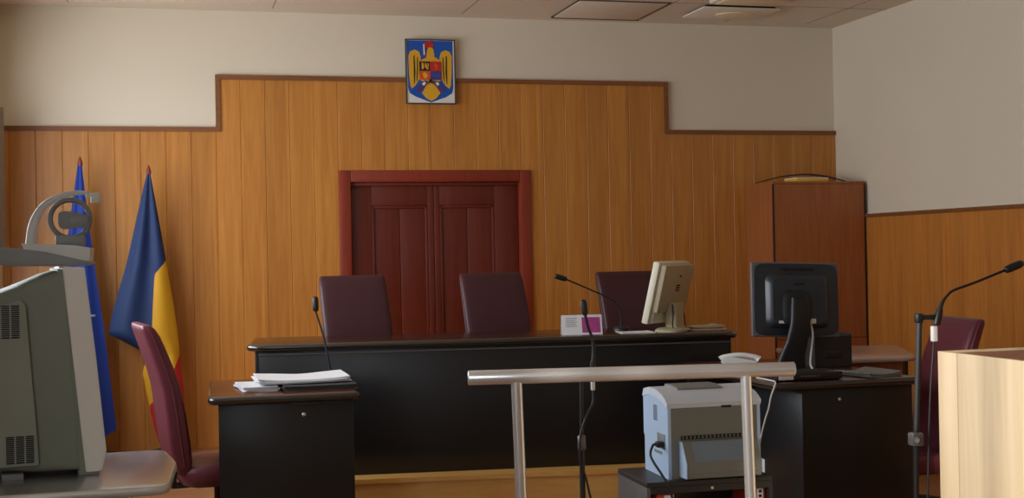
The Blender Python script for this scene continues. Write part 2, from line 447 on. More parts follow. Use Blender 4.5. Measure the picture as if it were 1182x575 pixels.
sh = epoly('blue_shield', [[(156, 88), (446, 88), (446, 400), (438, 432), (400, 458), (345, 478), (305, 494), (262, 478), (205, 456), (170, 434), (160, 400)]], M['emblue'], 1, em)
def mir(p): return [(604-x, y) for x, y in p][::-1]
wl = [(164, 190), (176, 160), (205, 148), (232, 162), (242, 196), (240, 232), (236, 300), (232, 340), (206, 384), (182, 404), (172, 380), (166, 300)]
ea = epoly('eagle', [wl, mir(wl), [(284, 150), (292, 130), (310, 124), (324, 146), (330, 196), (360, 212), (372, 230), (372, 345), (330, 372), (276, 372), (232, 345), (232, 230), (250, 212), (276, 200)]], M['emgold'], 2, em)
epoly('eagle_tail', [[(280, 372), (324, 372), (364, 432), (338, 466), (305, 486), (272, 466), (246, 432)]], M['emgold'], 3, em)
fl = [[(196, 190), (202, 186), (206, 300), (200, 372), (196, 372)], [(218, 200), (223, 196), (222, 300), (216, 356), (213, 356)]]
for q in fl + [mir(v) for v in fl]: epoly('feather_line', [q], M['emdark'], 3, ea)
epoly('crown', [[(262, 112), (276, 96), (300, 88), (326, 108), (318, 134), (290, 132), (282, 142), (272, 136)]], M['emred'], 4, ea)
epoly('beak_and_cross', [[(258, 118), (270, 122), (272, 190), (262, 194)]], M['emred'], 4, ea)
epoly('cross_bar', [[(258, 112), (266, 112), (268, 182), (261, 182)]], M['emwhite'], 5, ea)
qs = thing('quartered_shield', '', ''); del qs['label']; del qs['category']; qs.parent = em
epoly('shield_quarter', [[(236, 226), (300, 226), (300, 288), (236, 288)]], M['emdark'], 5, qs)
epoly('shield_quarter', [[(300, 226), (370, 226), (370, 288), (300, 288)]], M['emred'], 5, qs)
epoly('shield_quarter', [[(236, 288), (300, 288), (300, 346), (236, 346)]], M['emorange'], 5, qs)
epoly('shield_quarter', [[(300, 288), (370, 288), (370, 346), (300, 346)]], M['empurple'], 5, qs)
epoly('shield_charge', [[(246, 234), (256, 234), (262, 262), (256, 278), (246, 276)], [(266, 236), (272, 236), (290, 276), (280, 278), (268, 262)], [(282, 238), (290, 238), (292, 262), (286, 258)]], M['emgold'], 6, qs)
epoly('shield_charge', [[(322, 244), (334, 236), (350, 250), (344, 276), (332, 280), (334, 262)]], M['emorange'], 6, qs)
epoly('shield_charge', [[(252, 300), (270, 296), (284, 318), (272, 338), (256, 330)]], M['emgold'], 6, qs)
epoly('shield_charge', [[(308, 310), (326, 300), (340, 312), (358, 304), (362, 320), (340, 330), (318, 326)]], M['emblue'], 6, qs)
cl = [(212, 404), (244, 366), (262, 352), (284, 352), (284, 372), (262, 398), (240, 428), (222, 424)]
epoly('sword', [cl], M['empurple'], 3, em); epoly('sceptre', [mir(cl)], M['empurple'], 3, em)
cw_ = [(246, 372), (262, 358), (272, 368), (258, 386)]
epoly('claw', [cw_], M['emwhite'], 4, em); epoly('claw', [mir(cw_)], M['emwhite'], 4, em)
epoly('claw_mark', [[(292, 346), (300, 338), (312, 346), (316, 372), (300, 362), (286, 374)]], M['emdark'], 6, em)

# ---- tall cabinet in the right-hand corner
cb = thing('tall_cabinet', 'tall brown wooden cabinet in the right corner behind the black monitor', 'cabinet', (4.89, 9.85, 0))
cw, cd, chh = 0.85, 0.525, 2.02
bm = B()
add_box(bm, 0, 0.02, 0.02, cd, 0.0, chh-0.02); add_box(bm, cw-0.02, cw, 0.02, cd, 0.0, chh-0.02); add_box(bm, 0, cw, 0, cd, chh-0.02, chh, 0.002)
add_box(bm, 0.02, cw-0.02, cd-0.01, cd, 0.06, chh-0.02); add_box(bm, 0.02, cw-0.02, 0.02, cd-0.01, 0.06, 0.08); add_box(bm, 0.02, cw-0.02, 0.04, 0.06, 0, 0.06)
obj('body', bm, M['cabwood'], cb, 0)
bm = B(); add_box(bm, 0.0, 0.0075, -0.003, 0.0195, 0.06, chh-0.021); add_box(bm, cw-0.0075, cw, -0.003, 0.0195, 0.06, chh-0.021); obj('edge_strip', bm, M['cabedge'], cb, 0)
bm = B(); add_box(bm, 0.009, cw-0.009, 0.0, 0.018, 0.06, 0.7, 0.002); add_box(bm, 0.3, 0.4, -0.018, -0.0, 0.63, 0.64, 0.002); obj('door', bm, M['cabwood'], cb, 0)
bm = B(); add_box(bm, 0.009, cw-0.009, 0.0, 0.018, 0.704, chh-0.022, 0.002); obj('door', bm, M['cabwood'], cb, 0)
# things lying on the cabinet
fd = thing('folder', 'yellow folder lying on top of the tall corner cabinet', 'folder', (5.26, 9.975, 2.02), 0.05)
bm = B(); add_box(bm, -0.15, 0.15, -0.11, 0.11, 0.0, 0.028, 0.004); obj('cover', bm, M['yellowplastic'], fd)
bm = B(); add_box(bm, -0.145, 0.152, -0.105, 0.105, 0.028, 0.034); obj('sheets', bm, M['paper'], fd)
bm = B()
P = smooth_path([(4.9, 10.2, 2.026), (5.02, 10.19, 2.055), (5.16, 10.18, 2.083), (5.34, 10.17, 2.098), (5.5, 10.16, 2.086), (5.62, 10.14, 2.06), (5.715, 10.08, 2.026)], 5)
add_loft(bm, [[(p.x, p.y-0.02*w, p.z-0.006*w), (p.x, p.y+0.02*w, p.z-0.006*w), (p.x, p.y+0.02*w, p.z+0.006*w), (p.x, p.y-0.02*w, p.z+0.006*w)] for i, p in enumerate(P) for w in [0.35+0.65*math.sin(PI*min(1, (i+1)/(len(P)+0.5)))]])
tag(obj('strip', bm, M['plasticblack']), 'thin black strip bowed up across the top of the tall cabinet', 'strip')

# ---- flags
def interp(keys, z):
    """keys: (z, values...) from the top down"""
    if z >= keys[0][0]: return keys[0][1:]
    for a, b in zip(keys, keys[1:]):
        if b[0] <= z <= a[0]:
            f = (a[0]-z)/(a[0]-b[0]); return [p+(q-p)*f for p, q in zip(a[1:], b[1:])]
    return keys[-1][1:]
def flag(name, label, loc, tipz, keys, bounds, lean, mats):
    """furled cloth: keys give left and right edge, bounds give where one stripe passes into the next"""
    t = thing(name, label, 'flag', (loc[0], loc[1], 0))
    bm = B(); steps = 60; rings = []
    cols = [14]*(1+(len(bounds[0])-1 if bounds else 0))
    zt, zb = keys[0][0], keys[-1][0]
    for s in range(steps+1):
        z = zt + (zb-zt)*s/steps
        xl, xr = interp(keys, z); w = xr-xl
        cuts = [xl] + ([min(max(b, xl), xr) for b in interp(bounds, z)] if bounds else []) + [xr]
        for k in range(1, len(cuts)): cuts[k] = max(cuts[k], cuts[k-1])
        us = []
        for k, nc in enumerate(cols):
            us += [(cuts[k]+(cuts[k+1]-cuts[k])*q/nc-xl)/w for q in range(nc)]
        us.append(1.0)
        amp = min(0.022, w*0.09); ring = []
        for u in us:
            p = max(0.0, math.sin(PI*u))**0.6
            drop = 0.03*math.sin(u*7+1)*(s/steps)**6
            ring.append((xl+w*u, -0.14*w*p - amp*math.sin(u*PI*3.2+0.5*math.sin(z*2.3)+loc[0]*9)*p, z+drop))
        nb = 16
        for q in range(1, nb):
            u = 1-q/nb; ring.append((xl+w*u, 0.03+0.12*w*math.sin(PI*u), z+0.03*math.sin(u*7+1)*(s/steps)**6))
        rings.append(ring)
    R, fs = add_loft(bm, rings); nr = len(rings[0]); nf = sum(cols)
    for i, f in enumerate(fs[:-2]):
        c = i % nr
        f.material_index = min(c//14, len(cols)-1) if c < nf else (len(cols)-1 if i//nr > steps*0.62 and len(cols) > 1 else 0)
    for f in fs[-2:]: f.material_index = len(cols)-1
    bmesh.ops.dissolve_degenerate(bm, dist=1e-6, edges=list(bm.edges))
    obj('cloth', bm, mats, t, 60)
    bx, tx = lean
    bm = B(); add_tube(bm, [(bx, 0.025, 0.02), (tx, 0.012, tipz-0.07)], 0.013); obj('pole', bm, M['tip'], t)
    bm = B(); add_tube(bm, [(tx, 0.012, tipz-0.075), (tx, 0.012, tipz-0.055), (tx, 0.012, tipz-0.03), (tx, 0.012, tipz)], [0.016, 0.02, 0.015, 0.003]); obj('finial', bm, M['tip'], t, 60)
    bm = B(); add_tube(bm, [(bx, 0.025, 0.0), (bx, 0.025, 0.03), (bx, 0.025, 0.05)], [0.13, 0.12, 0.03], 20); obj('foot', bm, M['metalblack'], t)
    return t
flag('flag', 'plain blue flag hanging furled on its pole behind the grey television', (-0.59, 10.15), 2.25,
     [(2.2, -0.015, 0.012), (1.96, -0.05, 0.034), (1.48, -0.12, 0.085), (0.9, -0.12, 0.155), (0.4, -0.08, 0.205), (0.17, -0.05, 0.225)],
     None, (0.12, 0.0), [M['blue']])
flag('flag', 'blue, yellow and red striped flag hanging furled behind the maroon chair', (-0.10, 10.15), 2.185,
     [(2.12, -0.012, 0.012), (1.95, -0.055, 0.04), (1.667, -0.12, 0.085), (1.45, -0.17, 0.118), (1.09, -0.275, 0.17), (0.92, -0.31, 0.19), (0.86, -0.20, 0.195), (0.80, -0.10, 0.20), (0.76, -0.03, 0.20), (0.62, -0.07, 0.215), (0.5, -0.05, 0.225), (0.22, 0.0, 0.235), (0.06, 0.04, 0.22)],
     [(1.50, 0.3, 0.4), (1.46, 0.118, 0.4), (1.36, 0.03, 0.4), (1.1, 0.012, 0.4), (0.83, 0.0, 0.3), (0.74, -0.08, 0.2), (0.5, -0.08, 0.10), (0.36, -0.06, -0.03), (0.0, -0.1, -0.08)],
     (0.09, 0.0), [M['navy'], M['yellow'], M['red']])

# ---- curtain at the far end of the left wall
bm = B(); rings = []
for z in [1.5+0.1*i for i in range(12)]:
    rings.append([(XL+0.034+0.02*math.sin(k*1.3), 9.62+0.045*k, z) for k in range(13)] + [(XL+0.028+0.02*math.sin(k*1.3), 9.62+0.045*k, z) for k in range(12, -1, -1)])
add_loft(bm, rings)
tag(obj('curtain', bm, M['curtain'], None, 60), 'grey curtain at the far end of the left wall', 'curtain')

# ---- judges' bench
BA = math.atan(-0.128)
bench = thing('bench_desk', 'long black bench desk with glossy rounded top on the dais', 'desk', (0.45, 7.72, 0.17), BA)
BL = 2.985; BD = 0.72; BH = 0.79
bm = B(); add_slab(bm, round_poly([(0, 0), (BL, 0), (BL, BD), (0, BD)], [0.10, 0.10, 0.03, 0.03]), BH-0.04, BH, mi_top=0, mi_edge=1); obj('desktop', bm, [M['benchtop'], M['blackedge']], bench)
bm = B(); add_box(bm, 0.07, BL-0.06, 0.045, 0.065, 0.0, BH-0.04, 0.002); obj('front_panel', bm, M['black'], bench)
for x in (0.05, BL-0.075): boxobj('side_panel', (x, x+0.025, 0.045, BD-0.05, 0.0, BH-0.04), M['black'], bench, 0.002)
boxobj('divider_panel', (1.0, 1.025, 0.065, BD-0.05, 0.0, BH-0.04), M['black'], bench, 0.002)
boxobj('divider_panel', (1.96, 1.985, 0.065, BD-0.05, 0.0, BH-0.04), M['black'], bench, 0.002)
bm = B(); add_box(bm, 0.07, BL-0.06, 0.036, 0.046, BH-0.066, BH-0.058); obj('groove_strip', bm, M['metalgrey'], bench)
def onbench(u, v, z=0.0):   # point on the bench top
    c, s = math.cos(BA), math.sin(BA)
    return (0.45+u*c-v*s, 7.72+u*s+v*c, 0.17+BH+z)

# ---- high-backed chairs
def make_chair(name, label, cat, loc, rotz, lea, group, shear=0.0, dz=0.0):
    t = thing(name, label, cat, loc, rotz, group)
    K = [(0.195, 0.42, 0.20, 0.035), (0.20, 0.46, 0.212, 0.05), (0.215, 0.56, 0.222, 0.056), (0.232, 0.70, 0.228, 0.054), (0.252, 0.83, 0.228, 0.05), (0.28, 0.93, 0.226, 0.047), (0.308, 1.01, 0.224, 0.045), (0.338, 1.09, 0.222, 0.042), (0.357, 1.13, 0.218, 0.036), (0.366, 1.148, 0.212, 0.024), (0.368, 1.153, 0.20, 0.01)]
    K = [(a, b+dz, c, d) for a, b, c, d in K]; pts = []
    for a, b in zip(K, K[1:]):
        for q in range(3): pts.append([a[i]+(b[i]-a[i])*q/3 for i in range(4)])
    pts.append(list(K[-1]))
    bm = B(); add_loft(bm, [[(px - shear*(z-0.42), y+py, z) for px, py in rrect(a, b, 32, 0.30)] for y, z, a, b in pts])
    bk = obj('backrest', bm, lea, t, 60)
    for sx in (-1, 1):
        bm = B(); add_tube(bm, [(sx*a*0.985 - shear*(z-0.42), y-0.004, z) for y, z, a, b in pts[2:-4]], 0.0075, 8); obj('piping', bm, lea, bk, 60)
    bm = B()
    add_loft(bm, [[(px, -0.03+py, z+dz) for px, py in rrect(a, b, 32, 0.4)] for z, a, b in ((0.335, 0.20, 0.20), (0.345, 0.222, 0.224), (0.38, 0.235, 0.238), (0.415, 0.235, 0.238), (0.438, 0.225, 0.228), (0.446, 0.20, 0.20))])
    obj('seat', bm, lea, t, 60)
    bm = B(); add_box(bm, -0.04, 0.04, 0.1, 0.23, 0.315+dz, 0.336+dz, 0.003); add_box(bm, -0.04, 0.04, 0.21, 0.235, 0.315+dz, 0.45+dz, 0.003); add_box(bm, -0.1, 0.1, -0.12, 0.12, 0.318+dz, 0.336+dz, 0.004); obj('back_bracket', bm, M['metalblack'], t)
    bm = B(); add_tube(bm, [(0, 0, 0.06), (0, 0, 0.2), (0, 0, 0.201), (0, 0, 0.32+dz)], [0.03, 0.03, 0.018, 0.018], 14); obj('seat_post', bm, M['metalblack'], t)
    for k in range(5):
        a = 2*PI*k/5+0.3; d = Vector((math.cos(a), math.sin(a), 0))
        bm = B(); add_tube(bm, [d*0.02+Vector((0, 0, 0.095)), d*0.14+Vector((0, 0, 0.085)), d*0.25+Vector((0, 0, 0.07))], [0.024, 0.02, 0.014], 10); lg = obj('leg', bm, M['plasticblack'], t, 60)
        bm = B(); s = Vector((-d.y, d.x, 0)); c = d*0.245+Vector((0, 0, 0.028)); add_tube(bm, [c-s*0.02, c-s*0.018, c+s*0.018, c+s*0.02], [0.02, 0.028, 0.028, 0.02], 14)
        add_tube(bm, [c+Vector((0, 0, 0.02)), c+Vector((0, 0, 0.052))], 0.007, 8); obj('caster', bm, M['plasticblack'], lg, 60)
    return t
G = 'high-backed maroon leather chairs'
make_chair('leather_chair', 'maroon leather chair behind the bench, overlapping the left door jamb', 'chair', (1.262, 8.42, 0.17), 0.0, M['leather'], G, 0.05, 0.015)
make_chair('leather_chair', 'maroon leather chair behind the bench, overlapping the right door jamb', 'chair', (2.232, 8.42, 0.17), 0.0, M['leather'], G, 0.055, 0.012)
make_chair('leather_chair', 'maroon leather chair behind the bench, partly behind the cream monitor', 'chair', (3.225, 8.42, 0.17), 0.02, M['leather'], G, 0.05)
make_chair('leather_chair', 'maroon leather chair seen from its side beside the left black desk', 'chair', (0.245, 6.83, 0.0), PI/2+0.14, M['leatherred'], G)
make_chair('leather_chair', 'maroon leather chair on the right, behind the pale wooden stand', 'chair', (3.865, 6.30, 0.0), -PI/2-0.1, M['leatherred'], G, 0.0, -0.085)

# ---- clerk's desk, left
ld = thing('clerk_desk', 'black desk on the left with a stack of papers on top', 'desk', (0.19, 6.42, 0.0), -0.04)
LW, LD_, LH = 0.735, 0.93, 0.80
bm = B(); add_slab(bm, round_poly([(0, 0), (LW, 0), (LW, LD_), (0, LD_)], [0.05, 0.03, 0.03, 0.03]), LH-0.04, LH); obj('desktop', bm, [M['blacktop'], M['blackedge']], ld)
boxobj('front_panel', (0.05, LW-0.03, 0.05, 0.07, 0.0, LH-0.04), M['black'], ld, 0.002)
boxobj('side_panel', (LW-0.05, LW-0.03, 0.07, LD_-0.04, 0.0, LH-0.04), M['black'], ld, 0.002)
boxobj('rear_panel', (0.05, LW-0.05, LD_-0.06, LD_-0.04, 0.0, LH-0.04), M['black'], ld, 0.002)
bm = B(); add_tube(bm, [(0.46, 0.052, 0.695), (0.46, 0.046, 0.695), (0.46, 0.044, 0.695)], [0.011, 0.011, 0.008], 16); lk = obj('lock', bm, M['chrome'], ld, 60)
boxobj('label_strip', (0.4, 0.68, 0.042, 0.05, LH-0.058, LH-0.046), M['metalblack'], ld, 0.001)
# papers
def sheet_stack(name, label, cat, loc, rotz, w, d, n, m, curl=0.0, jit=0.012, th=0.003, group=None, partname='sheet'):
    t = thing(name, label, cat, loc, rotz, group)
    for i in range(n):
        bm = B(); nx, ny = 10, 8
        dx, dy, da = random.uniform(-jit, jit), random.uniform(-jit, jit), random.uniform(-0.05, 0.05)
        top, bot = [], []
        for iy in range(ny+1):
            for ix in range(nx+1):
                u, v = ix/nx, iy/ny
                x, y = (u-0.5)*w, (v-0.5)*d
                z = i*th + (curl*(0.5*abs(2*u-1)**3+0.25*math.sin(u*5+i*1.7)**2*v) * (i+1)/n)
                X = x*math.cos(da)-y*math.sin(da)+dx; Y = x*math.sin(da)+y*math.cos(da)+dy
                top.append(bm.verts.new((X, Y, z+th*0.85))); bot.append(bm.verts.new((X, Y, z)))
        W = nx+1
        for iy in range(ny):
            for ix in range(nx):
                a = iy*W+ix
                bm.faces.new((top[a], top[a+1], top[a+W+1], top[a+W])); bm.faces.new((bot[a], bot[a+W], bot[a+W+1], bot[a+1]))
        for ix in range(nx):
            bm.faces.new((bot[ix], bot[ix+1], top[ix+1], top[ix])); q = ny*W+ix
            bm.faces.new((top[q], top[q+1], bot[q+1], bot[q]))
        for iy in range(ny):
            a, b = iy*W, (iy+1)*W; bm.faces.new((top[a], top[b], bot[b], bot[a]))
            a, b = iy*W+nx, (iy+1)*W+nx; bm.faces.new((bot[a], bot[b], top[b], top[a]))
        obj(partname, bm, m[i % len(m)] if isinstance(m, list) else m, t, 60)
    return t
sheet_stack('folder', 'dark grey folder under the papers on the left black desk', 'folder', (0.745, 6.73, LH), 0.05, 0.36, 0.40, 4, M['folder'], 0.004, 0.008, 0.007, partname='cover')
sheet_stack('paper_bundle', 'white paper bundle at the left of the pile on the left black desk', 'papers', (0.445, 6.75, LH+0.0005), 0.1, 0.17, 0.32, 5, [M['paper'], M['paperblue']], 0.004, 0.004, 0.005)
sheet_stack('paper_bundle', 'curled white sheets on top of the pile on the left black desk', 'papers', (0.67, 6.78, LH+0.0335), 0.03, 0.46, 0.34, 5, [M['paperblue'], M['paper'], M['paper']], 0.022, 0.012, 0.0035)

# ---- microphones
def mic_head(bm, p, d, r=0.013, L=0.075):
    p = Vector(p); d = Vector(d).normalized()
    add_tube(bm, [p, p+d*0.006, p+d*L*0.3, p+d*L*0.8, p+d*L*0.96, p+d*L], [r*0.55, r*0.9, r, r, r*0.75, r*0.3], 14)
def desk_mic(label, base, pts, headdir, group, rr=0.016, tail=False):
    t = thing('gooseneck_microphone', label, 'microphone', base, 0, group)
    bm = B(); add_tube(bm, [(0, 0, 0), (0, 0, 0.012), (0, 0, 0.025), (0, 0, 0.03)], [0.055, 0.055, 0.045, 0.02], 24); obj('base', bm, M['plasticblack'], t, 50)
    bm = B(); add_tube(bm, smooth_path(pts), 0.0052, 8); gn = obj('gooseneck', bm, M['plasticblack'], t, 60)
    bm = B(); mic_head(bm, pts[-1], headdir, rr, 0.085); obj('microphone_head', bm, M['plasticblack'], t, 60)
    return t
GM = 'gooseneck microphones'
desk_mic('gooseneck microphone left of the bench chairs, standing on the left desk', (0.885, 7.235, LH), [(0, 0, 0.025), (-0.014, 0, 0.1), (-0.04, 0.02, 0.24), (-0.075, 0.03, 0.365)], (-0.02, 0, 1), GM, 0.017)
desk_mic('gooseneck microphone leaning left in front of the rightmost bench chair', onbench(2.33, 0.42), [(0, 0, 0.025), (-0.005, 0, 0.10), (-0.025, 0.0, 0.165), (-0.09, 0.0, 0.215), (-0.36, 0.0, 0.335)], (-0.9, 0, 0.3), GM, 0.017)

# ---- things on the bench
cal = thing('desk_calendar', 'small white tent calendar with pink picture standing on the bench', 'calendar', onbench(2.02, 0.12), BA-0.03)
bm = B()
add_prism(bm, [(0.0, 0.0), (0.003, 0.0), (0.038, 0.118), (0.035, 0.118)], 'x', -0.125, 0.125)
add_prism(bm, [(0.073, 0.0), (0.076, 0.0), (0.041, 0.118), (0.038, 0.118)], 'x', -0.125, 0.125)
add_box(bm, -0.125, 0.125, 0.035, 0.041, 0.116, 0.12)
obj('card', bm, M['paper'], cal, 0)
def tilted(x0, x1, z0, z1, off): return [(0.0297*z/0.1-off, z) for z in (z0, z1)]
bm = B(); q = tilted(0, 0, 0.012, 0.105, 0.0); add_prism(bm, [(q[0][0]-0.0012, q[0][1]), (q[0][0]+0.001, q[0][1]), (q[1][0]+0.001, q[1][1]), (q[1][0]-0.0012, q[1][1])], 'x', 0.0, 0.113); obj('picture', bm, M['pink'], cal, 0)
bm = B(); q = tilted(0, 0, 0.045, 0.1, 0.0)
for k in range(5):
    zz = 0.05+0.012*k; yy = 0.0297*zz/0.1
    add_box(bm, -0.10, -0.03-0.01*(k % 2), yy-0.0014, yy+0.001, zz, zz+0.004)
obj('printed_lines', bm, M['bluegrey'], cal, 0)
bm = B()
for k in range(18): add_tube(bm, [(-0.115+k*0.0135, 0.038+0.005*math.cos(a), 0.117+0.005*math.sin(a)) for a in [2*PI*j/8 for j in range(9)]], 0.0009, 5)
obj('binding', bm, M['chrome'], cal, 60)
sheet_stack('paper_bundle', 'flat white sheets on the bench left of the cream monitor', 'papers', onbench(2.36, 0.16), BA, 0.21, 0.18, 2, M['paper'], 0.004, 0.004, 0.003)
sheet_stack('paper_bundle', 'untidy cream papers on the bench right of the cream monitor', 'papers', onbench(2.835, 0.36), BA+0.1, 0.24, 0.22, 4, [M['paper'], M['beige'], M['papergrey'], M['beige']], 0.02, 0.012, 0.004)

# ---- cream monitor on the bench, turned away and tilted
mc = thing('computer_monitor', 'cream flat monitor seen from behind, turned on the bench', 'monitor', onbench(2.59, 0.20, 0.0015), math.radians(42))
tl = Matrix.Translation((0.0, 0, 0.241)) @ Matrix.Rotation(math.radians(14), 4, 'X')
def mb(name, dims, m, parent, bev=0.006, mt=tl):
    bm = B(); add_box(bm, *dims, bev=bev, mtx=mt); return obj(name, bm, m, parent)
# local: -Y is the back of the monitor (towards the photographer), +Y the screen
bez = mb('bezel', (-0.215, 0.215, 0.0, 0.045, -0.195, 0.195), M['cream'], mc, 0.008)
mb('screen', (-0.185, 0.185, 0.0445, 0.047, -0.16, 0.165), M['screen'], bez, 0)
bk = mb('back_housing', (-0.195, 0.205, -0.04, 0.004, -0.115, 0.185), M['beige'], mc, 0.01)
mb('lower_housing', (-0.18, 0.18, -0.014, 0.002, -0.185, -0.11), M['cream'], mc, 0.004)
bm = B()
for k in range(3): add_box(bm, 0.006, 0.05, -0.0415, -0.039, 0.02+k*0.016, 0.028+k*0.016, mtx=tl)
add_box(bm, 0.0, 0.008, -0.0415, -0.039, 0.02, 0.06, mtx=tl)
obj('printed_mark', bm, M['vent'], bk, 0)
bm = B(); add_box(bm, 0.02, 0.045, -0.0415, -0.039, 0.11, 0.12, mtx=tl)
obj('printed_mark', bm, M['vent'], bk, 0)
bm = B(); add_prism(bm, [(-0.07, 0.022), (0.0, 0.022), (0.0, 0.12), (-0.03, 0.18), (-0.075, 0.18)], 'x', -0.05, 0.05); obj('stand_neck', bm, M['beige'], mc)
bm = B(); add_loft(bm, [[(a*px, -0.02+b*py, z) for px, py in rrect(1, 1, 28, 0.8)] for z, a, b in ((0, 0.12, 0.1), (0.012, 0.12, 0.1), (0.022, 0.1, 0.085), (0.028, 0.06, 0.05))]); obj('stand_base', bm, M['beige'], mc)
tubeobj('cable', smooth_path([(-0.06, -0.05, 0.17), (-0.075, -0.06, 0.1), (-0.07, -0.055, 0.03), (-0.05, -0.08, 0.005), (0.02, -0.1, 0.005)]), 0.004, M['plasticblack'], mc)
tubeobj('cable', smooth_path([(0.07, -0.05, 0.17), (0.085, -0.06, 0.1), (0.07, -0.075, 0.03), (0.06, -0.11, 0.005), (0.0, -0.12, 0.005)]), 0.004, M['plasticblack'], mc)

# ---- clerk's desk, right
RX0, RX1, RY0, RY1, RH = 2.90, 3.715, 5.86, 7.2, 0.80
rd = thing('clerk_desk', 'black desk on the right carrying the black monitor and white telephone', 'desk', (RX0, RY0, 0))
rw_, rdp = RX1-RX0, RY1-RY0
bm = B(); add_slab(bm, round_poly([(0, 0), (rw_, 0), (rw_, rdp), (0, rdp)], 0.03), RH-0.04, RH); obj('desktop', bm, [M['blacktop'], M['blackedge']], rd)
boxobj('front_panel', (0.19, rw_-0.02, 0.055, 0.075, 0.0, RH-0.04), M['black'], rd, 0.002)
bm = B(); add_box(bm, 0.17, 0.19, 0.05, 0.58, 0.0, RH-0.04, 0.002); obj('side_panel', bm, M['black'], rd)
boxobj('rear_panel', (0.06, rw_-0.06, rdp-0.1, rdp-0.08, 0.0, RH-0.04), M['black'], rd, 0.002)
bm = B(); add_tube(bm, [(0.38, 0.056, 0.70), (0.38, 0.05, 0.70), (0.38, 0.048, 0.70)], [0.009, 0.009, 0.006], 16); obj('lock', bm, M['chrome'], rd, 60)
bm = B(); add_box(bm, 0.1675, 0.1705, 0.48, 0.56, 0.245, 0.345); obj('sticker', bm, M['paperblue'], rd, 0)
# black monitor seen from behind
bk2 = thing('computer_monitor', 'black flat monitor seen from behind on the right black desk', 'monitor', (3.335, 6.47, RH), math.radians(-6))
tb = Matrix.Translation((0.0, 0, 0.385)) @ Matrix.Rotation(math.radians(-6), 4, 'X') @ Matrix.Rotation(math.radians(2), 4, 'Y')
bz = mb('bezel', (-0.25, 0.25, 0.0, 0.03, -0.205, 0.205), M['monitorgrey'], bk2, 0.01, tb)
mb('screen', (-0.225, 0.225, 0.0295, 0.032, -0.17, 0.18), M['screen'], bz, 0, tb)
bm = B()
rings = []
for yy, a, b_, cz in ((0.002, 0.243, 0.198, 0.0), (-0.012, 0.24, 0.194, 0.0), (-0.02, 0.18, 0.15, -0.01), (-0.045, 0.165, 0.135, -0.015), (-0.056, 0.15, 0.12, -0.015)):
    rings.append([tb @ Vector((px, yy, cz+pz)) for px, pz in rrect(a, b_, 40, 0.22)])
add_loft(bm, rings); hs = obj('back_housing', bm, M['monitorblack'], bk2, 30)
bm = B()
for k in range(9): add_box(bm, -0.09+k*0.022, -0.078+k*0.022, -0.0225, -0.018, 0.155, 0.172, mtx=tb)
add_box(bm, -0.03, 0.03, -0.059, -0.056, 0.075, 0.085, mtx=tb)
obj('vent_slot', bm, M['vent'], hs, 0)
bm = B(); add_loft(bm, [[tb @ Vector((px+dx, yy, cz+pz)) for px, pz in rrect(a, b_, 24, 0.5)] for yy, a, b_, cz, dx in ((-0.05, 0.085, 0.10, -0.05, -0.02), (-0.075, 0.08, 0.095, -0.05, -0.02), (-0.085, 0.06, 0.075, -0.05, -0.02))]); obj('hinge_cover', bm, M['plasticblack'], bk2, 40)
mb('connector', (-0.12, -0.05, -0.06, -0.056, -0.135, -0.12), M['white'], bk2, 0.001, tb); mb('connector', (0.02, 0.09, -0.062, -0.056, -0.135, -0.108), M['white'], bk2, 0.001, tb)
bm = B(); add_loft(bm, [[(px+dx, yy+py, z) for px, py in rrect(a, 0.022, 20, 0.5)] for z, dx, yy, a in ((0.015, -0.07, -0.08, 0.085), (0.08, -0.06, -0.085, 0.072), (0.17, -0.035, -0.1, 0.06), (0.26, -0.02, -0.11, 0.055), (0.36, -0.015, -0.10, 0.05), (0.4, -0.015, -0.09, 0.045))]); obj('stand_neck', bm, M['plasticblack'], bk2, 50)
bm = B(); add_loft(bm, [[(-0.05+a*px, -0.06+b_*py, z) for px, py in rrect(1, 1, 32, 0.75)] for z, a, b_ in ((0, 0.13, 0.10), (0.012, 0.13, 0.10), (0.02, 0.11, 0.085))]); obj('stand_base', bm, M['plasticblack'], bk2)
tubeobj('cable', smooth_path([tb @ Vector((0.055, -0.062, -0.12)), (0.06, -0.085, 0.20), (0.045, -0.1, 0.12), (0.03, -0.12, 0.04), (0.04, -0.15, 0.008), (0.06, -0.17, 0.006)]), 0.0055, M['white'], bk2)

# telephone
ph = thing('telephone', 'white desk telephone on the right black desk, behind the rail', 'telephone', (3.20, 6.9, RH), math.radians(62))
bm = B(); add_prism(bm, [(-0.10, 0.0), (0.10, 0.0), (0.10, 0.05), (0.04, 0.05), (-0.10, 0.025)], 'x', -0.09, 0.09); bmesh.ops.bevel(bm, geom=list(bm.edges), offset=0.006, segments=2, affect='EDGES'); obj('base', bm, M['white'], ph)
bm = B()
for r in range(4):
    for c in range(3): add_box(bm, 0.0+c*0.022, 0.015+c*0.022, -0.075+r*0.02, -0.062+r*0.02, 0.03+r*0.0035, 0.038+r*0.0035)
obj('keypad', bm, M['bluegrey'], ph, 0)
bm = B()
hp = smooth_path([(-0.062, -0.115, 0.036), (-0.06, -0.09, 0.05), (-0.055, 0.0, 0.062), (-0.05, 0.09, 0.05), (-0.048, 0.115, 0.036)], 5)
add_tube(bm, [(p.x*1.0, p.y*0.95, p.z) for p in hp], [0.013+0.008*abs(2*i/(len(hp)-1)-1)**3 for i in range(len(hp))], 14); hs_ = obj('handset', bm, M['white'], ph, 60)
bm = B(); add_tube(bm, [(-0.06+0.17*i/60+0.01*math.cos(i*1.2), 0.10-0.05*math.sin(i/60*PI)+0.01*math.sin(i*1.2), 0.02) for i in range(61)], 0.0035, 6); obj('coiled_cord', bm, M['white'], ph, 60)
